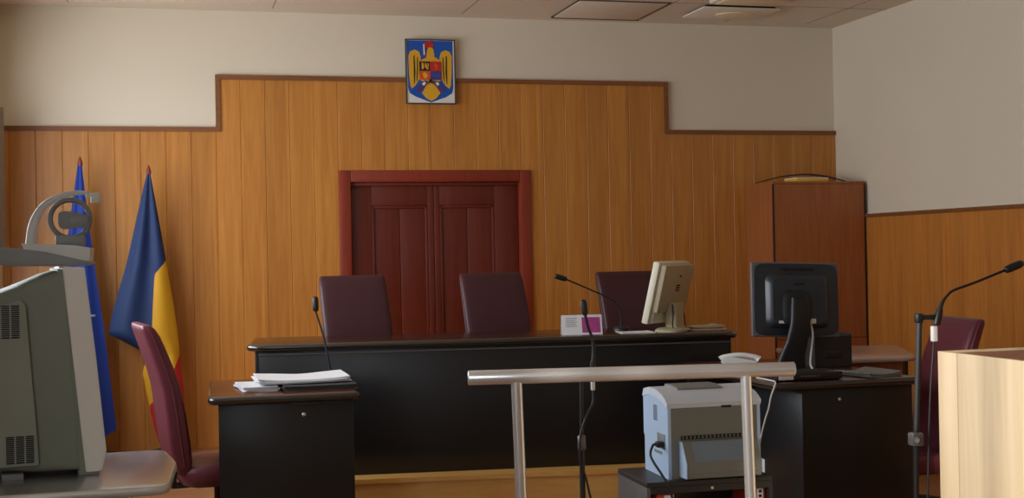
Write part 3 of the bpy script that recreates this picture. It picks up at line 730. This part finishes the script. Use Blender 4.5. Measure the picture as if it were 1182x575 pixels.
# small things on the right desk
bx_ = thing('storage_box', 'small black open box behind the newspaper on the right desk', 'box', (3.585, 6.60, RH), -0.06)
bm = B(); bw, bd, bh = 0.11, 0.09, 0.185
add_box(bm, -bw, bw, -bd, -bd+0.006, 0, bh-0.012); add_box(bm, -bw, bw, bd-0.006, bd, 0, bh); add_box(bm, -bw, -bw+0.006, -bd+0.006, bd-0.006, 0, bh); add_box(bm, bw-0.006, bw, -bd+0.006, bd-0.006, 0, bh); add_box(bm, -bw, bw, -bd, bd, 0, 0.006); obj('body', bm, M['metalblack'], bx_, 0)
bm = B(); add_box(bm, -0.05, 0.05, -bd-0.002, -bd+0.001, 0.05, 0.09, 0.0005); obj('label_holder', bm, M['plasticblack'], bx_)
st = thing('media_box', 'flat black box with buttons at the front of the right desk', 'box', (3.125, 6.0, RH), -0.03)
bm = B(); add_box(bm, -0.19, 0.17, -0.10, 0.10, 0.006, 0.042, 0.004); obj('body', bm, M['plasticblack'], st)
bm = B(); add_box(bm, -0.18, -0.10, -0.1025, -0.099, 0.01, 0.038, 0.0008); obj('label', bm, M['paper'], st)
bm = B()
for k in range(6): add_box(bm, -0.06+k*0.018, -0.048+k*0.018, -0.102, -0.099, 0.02, 0.028, 0.0005)
obj('button', bm, M['metalgrey'], st)
bm = B()
bm.free()
for x in (-0.15, 0.15):
    for y in (-0.08, 0.08): tubeobj('foot', [(x, y, 0), (x, y, 0.007)], 0.01, M['vent'], st)
sheet_stack('newspaper', 'folded grey newspaper at the front edge of the right desk', 'newspaper', (3.51, 6.03, RH+0.001), 0.25, 0.22, 0.26, 3, M['papergrey'], 0.022, 0.01, 0.005)
tag(tubeobj('cable', smooth_path([(2.925, 6.12, RH+0.006), (2.92, 5.95, RH+0.007), (2.905, 5.87, RH+0.007), (2.885, 5.835, RH-0.01), (2.862, 5.83, RH-0.06), (2.85, 5.835, RH-0.12), (2.836, 5.85, RH-0.18), (2.82, 5.88, RH-0.3), (2.80, 5.9, RH-0.5), (2.78, 5.92, 0.008)]), 0.0042, M['white']), 'white cable hanging over the left front corner of the right desk', 'cable')

# side desk with glossy top, beyond; its pale tone is painted window sheen
sd = thing('side_desk', 'brown wooden desk with glossy top painted with window sheen beside the tall cabinet', 'desk', (3.80, 7.02, 0))
sp = round_poly([(0, 0), (0.60, -0.05), (0.98, 0.80), (0.15, 0.95)], [0.02, 0.09, 0.09, 0.02])
bm = B(); add_slab(bm, sp, 0.765, 0.80); obj('desktop', bm, [M['sidetop'], M['sidetop']], sd)
bm = B(); add_prism(bm, [(0.03, 0.05), (0.53, 0.005), (0.534, 0.025), (0.034, 0.07)], 'z', 0.0, 0.765); obj('front_panel', bm, M['sidewood'], sd, 0)
bm = B(); add_prism(bm, [(0.56, 0.03), (0.58, 0.03), (0.88, 0.72), (0.86, 0.72)], 'z', 0.0, 0.765); obj('side_panel', bm, M['plasticblack'], sd, 0)

# ---- steel rail (witness bar)
RZ = 1.05
r0, r1 = Vector((0.985, 4.285, RZ)), Vector((2.098, 4.09, RZ)); rd_ = (r1-r0).normalized()
rl = thing('handrail', 'polished steel handrail on two posts across the middle of the room', 'rail', (1.12, 4.26, 0))
rl_off = Vector((1.12, 4.26, 0))
def onr(t): return r0 + rd_*t - rl_off
LEN = (r1-r0).length
bm = B(); add_tube(bm, [onr(0), onr(0.002), onr(0.003), onr(LEN-0.003), onr(LEN-0.002), onr(LEN)], [0.0215, 0.0245, 0.025, 0.025, 0.0245, 0.0215], 24); obj('top_tube', bm, M['chrome'], rl, 60)
for tt in (0.165, 0.958):
    p = onr(tt)
    bm = B(); add_tube(bm, [(p.x+0.02, p.y, 0.0), (p.x+0.012, p.y, 0.5), (p.x, p.y, RZ-0.03), (p.x, p.y, RZ)], [0.019, 0.019, 0.019, 0.021], 20); ps = obj('post', bm, M['chrome'], rl, 60)
    bm = B(); add_tube(bm, [(p.x+0.02, p.y, 0), (p.x+0.02, p.y, 0.008), (p.x+0.02, p.y, 0.012)], [0.06, 0.06, 0.03], 24); obj('foot_plate', bm, M['chrome'], ps, 50)

# ---- microphone stand in the middle, behind the rail
ms = thing('microphone_stand', 'black microphone stand with gooseneck behind the steel handrail', 'microphone', (1.551, 4.8, 0))
bm = B(); add_tube(bm, [(0, 0, 0.02), (0, 0, 0.72), (0, 0, 0.721), (0.004, 0, 1.0)], [0.011, 0.011, 0.008, 0.008], 12); obj('pole', bm, M['plasticblack'], ms, 60)
bm = B(); add_tube(bm, [(0, 0, 0.7), (0, 0, 0.705), (0, 0, 0.755), (0, 0, 0.76)], [0.011, 0.016, 0.016, 0.01], 14); obj('collar', bm, M['metalgrey'], ms, 60)
bm = B(); add_tube(bm, [(0, 0, 0), (0, 0, 0.015), (0, 0, 0.03)], [0.13, 0.13, 0.03], 28); obj('foot', bm, M['metalblack'], ms)
bm = B(); add_tube(bm, [(0.0, 0, 0.995), (0.055, 0, 0.995)], 0.011, 12); add_tube(bm, [(0.05, 0, 0.975), (0.052, 0, 1.04)], 0.012, 12); obj('clip', bm, M['plasticblack'], ms, 60)
bm = B(); add_tube(bm, smooth_path([(0.052, 0, 1.03), (0.056, 0, 1.09), (0.05, 0, 1.135), (0.034, 0, 1.18), (0.024, 0, 1.225)]), [0.0085-0.003*min(1, i/14) for i in range(25)], 10); obj('gooseneck', bm, M['plasticblack'], ms, 60)
bm = B(); mic_head(bm, (0.024, 0, 1.222), (-0.12, 0, 1), 0.013, 0.062); obj('microphone_head', bm, M['plasticblack'], ms, 60)
bm = B(); add_box(bm, 0.043, 0.057, -0.009, 0.009, 0.93, 0.972, 0.003); obj('plug', bm, M['white'], ms)
tubeobj('cable', smooth_path([(0.05, 0, 0.935), (0.045, -0.01, 0.88), (0.02, -0.013, 0.84), (-0.008, -0.013, 0.76), (-0.012, -0.013, 0.66), (0.008, -0.014, 0.6), (0.03, -0.02, 0.5), (0.06, -0.03, 0.4), (0.09, -0.05, 0.2), (0.12, -0.1, 0.012), (0.3, -0.05, 0.008)]), 0.0045, M['plasticblack'], ms)

# ---- printer on a black metal cabinet
pc = thing('metal_cabinet', 'low black metal cabinet with open front under the white printer', 'cabinet', (1.925, 5.09, 0), -0.03)
pw, pdp, phh = 0.565, 0.39, 0.5
bm = B()
add_box(bm, 0, pw, 0, pdp, phh-0.022, phh, 0.003); add_box(bm, 0.016, pw-0.016, 0.015, pdp, 0.02, 0.04); add_box(bm, 0.016, pw-0.016, pdp-0.012, pdp, 0.04, phh-0.022)
add_box(bm, pw-0.016, pw, 0, pdp, 0, phh-0.022); add_box(bm, 0.016, pw-0.016, 0.0, 0.012, phh-0.05, phh-0.022)
obj('body', bm, M['metalblack'], pc, 0)
boxobj('side_panel', (0, 0.016, 0, pdp, 0, phh-0.022), M['metalgrey'], pc, 0.001)  # lit side of the black cabinet, window light painted in as grey
bm = B(); add_tube(bm, [(0.29, 0.001, phh-0.036), (0.29, -0.004, phh-0.036)], 0.006, 12); obj('lock', bm, M['white'], pc)
for k, x in enumerate((0.047, 0.497)):
    bd_ = thing('ring_binder', ('red ring binder in the low metal cabinet, below the printer cable', 'red ring binder in the low metal cabinet, behind the right rail post')[k], 'binder', (1.925+x+0.003, 5.09+0.02, 0.04), -0.03, 'red binders in the low metal cabinet')
    bm = B(); add_box(bm, 0, (0.08, 0.046)[k], 0, 0.25, 0, 0.405, 0.004); obj('cover', bm, M['redplastic'], bd_)
    if k == 0: bm = B(); add_box(bm, 0.034, 0.076, -0.003, 0.001, 0.376, 0.4, 0.001); obj('label', bm, M['paper'], bd_)
    else:
        bm = B(); add_box(bm, 0.008, 0.036, -0.003, 0.001, 0.358, 0.402, 0.001); lb = obj('label', bm, M['paper'], bd_)
        boxobj('printed_mark', (0.015, 0.029, -0.004, -0.002, 0.364, 0.376), M['vent'], lb); boxobj('printed_mark', (0.015, 0.029, -0.004, -0.002, 0.383, 0.395), M['vent'], lb)

pr = thing('laser_printer', 'white laser printer with grey front standing on the low metal cabinet', 'printer', (2.042, 5.13, 0.5), -0.03)
PW, PD, PH = 0.415, 0.30, 0.35
prof = [(0.0, 0.0), (PD, 0.0), (PD, 0.15), (PD+0.012, 0.16), (PD+0.012, 0.325), (PD-0.01, 0.352), (PD*0.75, 0.363), (PD*0.45, 0.361), (PD*0.18, 0.345), (0.03, 0.332), (0.005, 0.32), (0.0, 0.31)]
bm = B(); add_prism(bm, prof, 'x', 0.012, PW-0.012); bd = obj('body', bm, M['printergrey'], pr, 30)
top = [(0.0, 0.30), (PD*0.2, 0.322), (PD*0.5, 0.338), (PD*0.8, 0.338), (PD+0.004, 0.325), (PD+0.014, 0.325), (PD-0.005, 0.358), (PD*0.75, 0.371), (PD*0.45, 0.369), (PD*0.18, 0.352), (0.02, 0.337), (-0.006, 0.32)]
for nm, xa, xb in (('side_panel', -0.002, 0.012), ('side_panel', PW-0.012, PW+0.002)):
    bm = B(); add_prism(bm, [(p[0]*1.0, p[1]) for p in prof], 'x', xa, xb); sp_ = obj(nm, bm, M['printerdaylit'], pr, 30)
    if nm == 'side_panel' and xa < 0:
        bm = B()
        for k in range(9): add_box(bm, -0.004, -0.001, 0.13, 0.175, 0.235+k*0.0075, 0.2385+k*0.0075)
        obj('vent_slot', bm, M['vent'], sp_, 0)
        bm = B(); add_box(bm, -0.005, -0.001, 0.035, 0.13, 0.12, 0.185, 0.002); add_box(bm, -0.004, -0.001, 0.075, 0.17, 0.095, 0.108, 0.001); obj('socket', bm, M['printerlid'], sp_)
        bm = B(); add_box(bm, -0.035, -0.004, 0.04, 0.075, 0.13, 0.155, 0.004); obj('plug', bm, M['plasticblack'], sp_)
bm = B(); add_prism(bm, top, 'x', -0.006, PW+0.006); obj('top_cover', bm, M['printerwhite'], pr, 30)
bm = B(); add_prism(bm, [(PD*0.36, 0.363), (PD*0.92, 0.365), (PD*0.9, 0.377), (PD*0.6, 0.379), (PD*0.36, 0.371)], 'x', 0.085, 0.29); obj('output_lid', bm, M['printerlid'], pr)
bm = B(); add_box(bm, 0.24, 0.285, -0.004, 0.004, 0.295, 0.304, 0.002); obj('latch', bm, M['vent'], pr)
bm = B()
add_box(bm, 0.055, 0.38, -0.003, 0.002, 0.166, 0.182)
obj('vent_strip', bm, M['vent'], pr, 0)
bm = B()
for k in range(18): add_box(bm, 0.06+k*0.0178, 0.066+k*0.0178, -0.005, -0.002, 0.168, 0.180)
obj('vent_rib', bm, M['printergrey'], pr, 0)
bm = B(); add_prism(bm, [(0.0, 0.012), (-0.085, 0.012), (-0.088, 0.075), (-0.035, 0.162), (0.0, 0.162)], 'x', 0.05, 0.385); bmesh.ops.bevel(bm, geom=[e for e in bm.edges], offset=0.004, segments=2, affect='EDGES'); ft = obj('front_tray', bm, M['printergrey'], pr)
bm = B(); add_prism(bm, [(-0.086, 0.082), (-0.082, 0.074), (-0.034, 0.153), (-0.039, 0.158)], 'x', 0.085, 0.36); obj('tray_cover', bm, M['blueglass'], ft)
bm = B(); add_prism(bm, [(0.0, 0.012), (-0.083, 0.012), (-0.086, 0.075), (-0.033, 0.160), (0.0, 0.160)], 'x', 0.046, 0.05); obj('tray_side', bm, M['printerdaylit'], ft, 0)
bm = B(); add_box(bm, 0.05, 0.385, -0.0895, -0.086, 0.038, 0.042); obj('tray_seam', bm, M['printerlid'], ft, 0)
tag(tubeobj('power_cable', smooth_path([(2.002, 5.185, 0.645), (1.985, 5.17, 0.64), (1.965, 5.14, 0.60), (1.985, 5.07, 0.535), (1.998, 5.045, 0.5), (2.02, 5.045, 0.44), (2.03, 5.05, 0.36), (2.035, 5.06, 0.2), (2.03, 5.05, 0.012), (2.3, 4.95, 0.008)]), 0.0055, M['plasticblack']), 'black power cable running down from the side of the white printer', 'cable')

# ---- television on a steel table, left
tt = thing('steel_table', 'low steel table with rounded corner under the grey television', 'table', (-0.45, 4.9, 0))
poly = round_poly([(-0.55, -0.44), (0.455, -0.44), (0.485, 0.08), (0.44, 0.42), (-0.55, 0.42)], [0.03, 0.07, 0.06, 0.06, 0.03], 7)
bm = B(); add_slab(bm, poly, 0.69, 0.72, 0.008, 0, 1); obj('tabletop', bm, [M['steeltop'], M['steeledge']], tt, 40)
for sx, sy in ((-0.45, -0.34), (0.30, -0.34), (-0.45, 0.33), (0.30, 0.33)):
    bm = B(); add_tube(bm, [(sx, sy, 0), (sx, sy, 0.69)], 0.018, 14); obj('leg', bm, M['chrome'], tt)
tv = thing('television', 'bulky grey tube television seen from the side on the steel table', 'television', (-0.315, 5.045, 0.72), 0.13)
def tvx(z): return -0.052+(0.73-z)*0.0 + (-0.0603*(z-0.0))     # the set leans back a little
ya, yb = -0.27, 0.27
# bezel: side profile in XZ, extruded across the width
bz_pts = [(0.004, 0.012), (0.058, 0.012), (0.074, 0.08), (0.044, 0.42), (0.012, 0.728), (-0.062, 0.732), (-0.05, 0.6), (-0.022, 0.3)]
bm = B(); add_prism(bm, round_poly(bz_pts, [0.006, 0.01, 0.006, 0, 0.006, 0.01, 0, 0], 3), 'y', ya, yb); bmesh.ops.bevel(bm, geom=[e for e in bm.edges if abs(e.verts[0].co.y-e.verts[1].co.y) < 1e-5], offset=0.004, segments=2, affect='EDGES'); tbz = obj('bezel', bm, M['tvlight'], tv, 40)
bm = B(); add_prism(bm, [(0.045, 0.13), (0.072, 0.13), (0.018, 0.69), (0.0, 0.69)], 'y', ya+0.05, yb-0.05); obj('screen', bm, M['screen'], tbz, 0)
bm = B(); add_box(bm, 0.026, 0.044, ya-0.004, ya+0.002, 0.555, 0.562, 0.001); obj('button', bm, M['white'], tbz)
# seam between bezel and shell
bm = B(); add_prism(bm, [(-0.016, 0.014), (0.006, 0.014), (-0.02, 0.3), (-0.048, 0.6), (-0.06, 0.722), (-0.078, 0.725), (-0.066, 0.6), (-0.04, 0.3)], 'y', ya+0.006, yb-0.006); obj('rim', bm, M['tvdarker'], tv, 30)
# main shell, tapering to the back
bm = B()
def tvring(x, y0_, y1_, z0_, z1_, r=0.03):
    q = round_poly([(y0_, z0_), (y1_, z0_), (y1_, z1_), (y0_, z1_)], r, 4); return [(x-0.06*(p[1]-0.02), p[0], p[1]) for p in q]
add_loft(bm, [tvring(-0.018, ya+0.004, yb-0.004, 0.02, 0.722, 0.02), tvring(-0.075, ya+0.008, yb-0.008, 0.02, 0.706), tvring(-0.16, ya+0.02, yb-0.02, 0.02, 0.672), tvring(-0.30, ya+0.04, yb-0.04, 0.03, 0.62), tvring(-0.46, ya+0.10, yb-0.10, 0.06, 0.57), tvring(-0.52, ya+0.14, yb-0.14, 0.09, 0.5)]); shl = obj('shell', bm, M['tvdarker'], tv, 28)
# raised side panel with vents
bm = B(); add_prism(bm, [(-0.15, 0.05), (-0.16, 0.22), (-0.185, 0.60), (-0.20, 0.62), (-0.36, 0.56), (-0.36, 0.05)], 'y', ya-0.002, ya+0.09); sdp = obj('side_panel', bm, M['tvdark'], shl, 0)
for x0_, n_, z0_, z1_ in ((-0.205, 16, 0.45, 0.565), (-0.165, 14, 0.02, 0.115)):
    bm = B()
    for col in range(3):
        for k in range(n_):
            zz = z0_+0.04+(z1_-z0_)*k/n_; xx = x0_-0.032*col
            add_box(bm, xx-0.026, xx, ya-0.0035, ya-0.001, zz, zz+0.0045)
        add_box(bm, xx-0.026, x0_, ya-0.0026, ya-0.001, z0_+0.04-0.001, z0_+0.04, 0)
    obj('vent_grille', bm, M['vent'], sdp, 0)
for x in (0.0, -0.25):
    for y in (ya+0.06, yb-0.06): boxobj('foot', (x-0.02, x+0.05, y-0.03 - (0.02 if y < 0 else 0), y+0.03, 0.0, 0.022), M['printerlid'], tv, 0.003)

# ---- document camera on top of the television
dc = thing('document_camera', 'grey document camera with curved arm and round ring on the television', 'camera', (-0.36, 4.93, 1.4535))
ox, oz = -0.36, 1.4625
def vx(x, z): return (x-ox, z-oz)
prof = [vx(-0.552, 1.472), vx(-0.50, 1.464), vx(-0.42, 1.464), vx(-0.36, 1.4625), vx(-0.27, 1.4625), vx(-0.245, 1.466), vx(-0.247, 1.478), vx(-0.275, 1.482), vx(-0.34, 1.498), vx(-0.40, 1.514), vx(-0.47, 1.524), vx(-0.552, 1.533)]
bm = B(); add_prism(bm, prof, 'y', -0.14, 0.16); bmesh.ops.bevel(bm, geom=[e for e in bm.edges if abs(e.verts[0].co.y-e.verts[1].co.y) < 1e-5], offset=0.006, segments=2, affect='EDGES'); obj('base', bm, M['visdark'], dc, 40)
bm = B(); add_prism(bm, [vx(-0.47, 1.522), vx(-0.40, 1.512), vx(-0.34, 1.496), vx(-0.275, 1.481), vx(-0.254, 1.478), vx(-0.25, 1.526), vx(-0.30, 1.535), vx(-0.48, 1.545)], 'y', -0.12, 0.15); obj('top_plate', bm, M['vislight'], dc, 30)
arm = smooth_path([(*vx(-0.462, 1.535)[:1], 0.04, vx(-0.462, 1.535)[1]), (vx(-0.455, 1.60)[0], 0.04, vx(0, 1.60)[1]), (vx(-0.437, 1.65)[0], 0.04, vx(0, 1.65)[1]), (vx(-0.405, 1.69)[0], 0.04, vx(0, 1.69)[1]), (vx(-0.345, 1.72)[0], 0.04, vx(0, 1.72)[1]), (vx(-0.29, 1.728)[0], 0.04, vx(0, 1.728)[1]), (vx(-0.255, 1.722)[0], 0.04, vx(0, 1.722)[1])], 5)
bm = B(); na = len(arm)
rings = []
for i, p in enumerate(arm):
    tdir = (arm[min(i+1, na-1)]-arm[max(i-1, 0)]).normalized(); nrm = Vector((-tdir.z, 0, tdir.x)); f = i/(na-1); hw = 0.019*(1-f)+0.006*f; hd = 0.03*(1-f)+0.012*f
    rings.append([p+nrm*(hw*a)+Vector((0, hd*b_, 0)) for a, b_ in rrect(1, 1, 16, 0.55)])
add_loft(bm, rings); obj('arm', bm, M['vislight'], dc, 50)
hx, hz = vx(-0.237, 1.708)
bm = B(); add_box(bm, hx-0.016, hx+0.016, 0.015, 0.065, hz-0.018, hz+0.018, 0.004); add_box(bm, hx-0.035, hx-0.014, 0.025, 0.055, hz+0.004, hz+0.016, 0.003); obj('lamp_head', bm, M['vislight'], dc)
cx_, cz_ = vx(-0.322, 1.631)
bm = B()
K = 40; rg = []
for k in range(K+1):
    a = 2*PI*k/K; rg.append((cx_+0.068*math.cos(a), -0.02, cz_+0.068*math.sin(a)))
R_, f_ = add_tube(bm, rg, 0.0095, 12); obj('ring', bm, M['visring'], dc, 60)
bm = B(); add_tube(bm, [(cx_-0.068*math.cos(a)-0.006, -0.022, cz_+0.068*math.sin(a)) for a in [-0.9+0.1*j for j in range(19)]], 0.0045, 8); obj('ring_highlight', bm, M['vislight'], dc, 60)  # pale arc stands in for the highlight on the ring's left
bm = B(); q = round_poly([(cx_-0.04, cz_-0.038), (cx_+0.066, cz_-0.03), (cx_+0.066, cz_+0.012), (cx_+0.0, cz_+0.028), (cx_-0.04, cz_+0.028)], [0.025, 0.006, 0.006, 0.02, 0.025], 5); add_prism(bm, q, 'y', -0.035, 0.0); bmesh.ops.bevel(bm, geom=[e for e in bm.edges if abs(e.verts[0].co.y-e.verts[1].co.y) < 1e-5], offset=0.004, segments=2, affect='EDGES'); cbk = obj('camera_body', bm, M['visring'], dc, 40)
bm = B(); add_box(bm, cx_+0.0, cx_+0.06, -0.0375, -0.034, cz_-0.02, cz_+0.006, 0.001); obj('camera_plate', bm, M['visdark'], cbk)
bm = B(); add_box(bm, cx_-0.05, cx_+0.05, -0.05, 0.01, vx(0, 1.53)[1], cz_-0.058, 0.006); obj('ring_foot', bm, M['visdark'], dc)
tubeobj('cable', smooth_path([(vx(-0.545, 0)[0], -0.10, vx(0, 1.49)[1]), (vx(-0.57, 0)[0], -0.11, vx(0, 1.487)[1]), (vx(-0.60, 0)[0], -0.09, vx(0, 1.478)[1]), (vx(-0.66, 0)[0], 0.0, vx(0, 1.42)[1]), (vx(-0.80, 0)[0], 0.1, vx(0, 1.30)[1]), (vx(-0.86, 0)[0], 0.12, vx(0, 0.95)[1])]), 0.005, M['plasticblack'], dc)

# ---- pale wooden stand on the right, its left face in the sun
ps = thing('wooden_stand', 'pale beech wooden stand at the right edge, lit by sun', 'stand', (2.975, 4.57, 0))
sy0 = -1.25; SHH = 1.05
bm = B()
add_box(bm, 0.0, 0.02, sy0, -0.13, 0, SHH-0.004, 0.001); add_box(bm, 0.02, 0.72, -0.02, 0.0, 0, SHH-0.004, 0.001); add_box(bm, 0.70, 0.72, sy0, -0.02, 0, SHH-0.004, 0.001)
obj('body', bm, M['beech'], ps, 0)
bm = B(); add_box(bm, -0.002, 0.02, -0.127, 0.0, 0, SHH-0.004, 0.002); obj('corner_strip', bm, M['beech'], ps)
bm = B(); add_box(bm, 0.02, 0.70, sy0, -0.02, SHH-0.03, SHH-0.012, 0.001); obj('top_panel', bm, M['sidewood'], ps)
bm = B(); add_box(bm, 0.02, 0.70, sy0+0.3, -0.02, 0.6, 0.62, 0.001); obj('shelf', bm, M['beech'], ps)

# ---- microphone stand on the right
mr = thing('microphone_stand', 'black microphone stand with gooseneck beside the pale wooden stand', 'microphone', (3.0, 4.80, 0))
bm = B(); add_tube(bm, [(0.0, 0, 0.02), (0.012, 0, 0.655), (0.0125, 0, 0.66), (0.04, 0, 1.165)], [0.012, 0.012, 0.0125, 0.0125], 14); obj('pole', bm, M['metalblack'], mr, 60)
bm = B(); add_box(bm, -0.016, 0.036, -0.025, 0.022, 0.635, 0.69, 0.008); add_tube(bm, [(0.01, -0.02, 0.665), (-0.012, -0.045, 0.665)], 0.012, 12); obj('clamp', bm, M['clear'], mr)
bm = B(); add_tube(bm, [(0.0, 0, 0), (0.0, 0, 0.015), (0.0, 0, 0.03)], [0.14, 0.14, 0.03], 28); obj('foot', bm, M['metalblack'], mr)
bm = B(); add_box(bm, 0.022, 0.05, -0.016, 0.016, 1.145, 1.185, 0.005); add_box(bm, 0.045, 0.13, -0.011, 0.011, 1.157, 1.178, 0.004); add_tube(bm, [(0.118, 0, 1.135), (0.124, 0, 1.16), (0.138, 0, 1.20)], [0.016, 0.019, 0.013], 14); obj('clip', bm, M['plasticblack'], mr, 50)
bm = B(); gp = smooth_path([(0.134, 0, 1.19), (0.151, 0, 1.228), (0.175, 0, 1.256), (0.206, 0, 1.277), (0.311, 0, 1.308), (0.456, 0, 1.356)]); add_tube(bm, gp, [0.011-0.0055*min(1, i/10) for i in range(len(gp))], 10); obj('gooseneck', bm, M['plasticblack'], mr, 60)
bm = B(); mic_head(bm, (0.456, 0, 1.355), (0.9, 0, 0.31), 0.017, 0.095); obj('microphone_head', bm, M['plasticblack'], mr, 60)
bm = B(); add_box(bm, 0.097, 0.119, -0.012, 0.012, 1.065, 1.13, 0.004, mtx=None); obj('plug', bm, M['white'], mr)
tubeobj('cable', smooth_path([(0.106, 0, 1.07), (0.10, 0, 1.0), (0.085, 0.0, 0.85), (0.07, 0, 0.6), (0.06, 0.0, 0.3), (0.10, 0.05, 0.012), (0.3, 0.12, 0.008)]), 0.0045, M['plasticblack'], mr)

# ---- vertical blind in the near window (outside the view; it makes the streaks of sun)
vb = thing('window_blind', 'white vertical slat blind in the near left window', 'blind', (XL+0.05, W1[0], 0))
yy = 0.05
rs = random.Random(3)
while yy < W1[1]-W1[0]-0.05:
    w_ = 0.035+0.05*rs.random()
    boxobj('slat', (0, 0.003, yy, yy+w_, W1[2]+0.02, W1[3]-0.02), M['pvc'], vb); yy += w_ + 0.07+0.09*rs.random()
boxobj('rail', (-0.01, 0.02, 0, W1[1]-W1[0], W1[3]-0.02, W1[3]+0.02), M['pvc'], vb)

# ------------------------------------------------------------------ light
w = bpy.data.worlds.new('World'); SC.world = w; w.use_nodes = True
bg = w.node_tree.nodes['Background']; bg.inputs['Color'].default_value = (0.62, 0.78, 1.0, 1); bg.inputs['Strength'].default_value = 1.0
def area(name, loc, rot, sx, sy, power, col):
    l = bpy.data.lights.new(name, 'AREA'); l.shape = 'RECTANGLE'; l.size = sx; l.size_y = sy; l.energy = power; l.color = col
    o = bpy.data.objects.new(name, l); C.objects.link(o); o.location = loc; o.rotation_euler = rot; return o
# daylight just outside the two left windows (area -Z turned to +X)
area('daylight_near', (XL-0.3, (W1[0]+W1[1])/2, (W1[2]+W1[3])/2), (0, -PI/2, 0), W1[3]-W1[2], W1[1]-W1[0], 125, (0.82, 0.91, 1.0))
area('daylight_far', (XL-0.3, (W2[0]+W2[1])/2, (W2[2]+W2[3])/2), (0, -PI/2, 0), W2[3]-W2[2], W2[1]-W2[0], 160, (0.90, 0.95, 1.0))
# sun through the near window, seen as a distant hot lamp
sl = bpy.data.lights.new('sun_beam', 'SPOT'); sl.energy = 42000; sl.color = (1.0, 0.93, 0.82); sl.spot_size = math.radians(7.0); sl.spot_blend = 0.1; sl.shadow_soft_size = 0.55
so = bpy.data.objects.new('sun_beam', sl); C.objects.link(so)
target = Vector((3.0, 3.9, 0.75)); d = Vector((0.84, 0.504, -0.30)).normalized()
so.location = target - d*26
so.rotation_euler = d.to_track_quat('-Z', 'Y').to_euler()

# ------------------------------------------------------------------ camera
cam = bpy.data.cameras.new('Camera'); cam.sensor_width = 36; cam.sensor_fit = 'HORIZONTAL'; cam.lens = 1500/1182*36
co = bpy.data.objects.new('Camera', cam); C.objects.link(co); SC.camera = co
yaw, pit, rol = (math.radians(a) for a in (15.0, 0.17, -1.1))
fwd = Vector((math.sin(yaw)*math.cos(pit), math.cos(yaw)*math.cos(pit), math.sin(pit)))
right = Vector((math.cos(yaw), -math.sin(yaw), 0)); up = right.cross(fwd)
r2 = right*math.cos(rol)+up*math.sin(rol); u2 = -right*math.sin(rol)+up*math.cos(rol)
Mx = Matrix((r2, u2, -fwd)).transposed().to_4x4(); Mx.translation = (0, 0, 1.47)
co.matrix_world = Mx
SC.view_settings.view_transform = 'Standard'; SC.view_settings.look = 'None'; SC.view_settings.gamma = 1.0; SC.view_settings.exposure = 0.10
SC.view_settings.use_curve_mapping = False
SC.cycles.max_bounces = 8
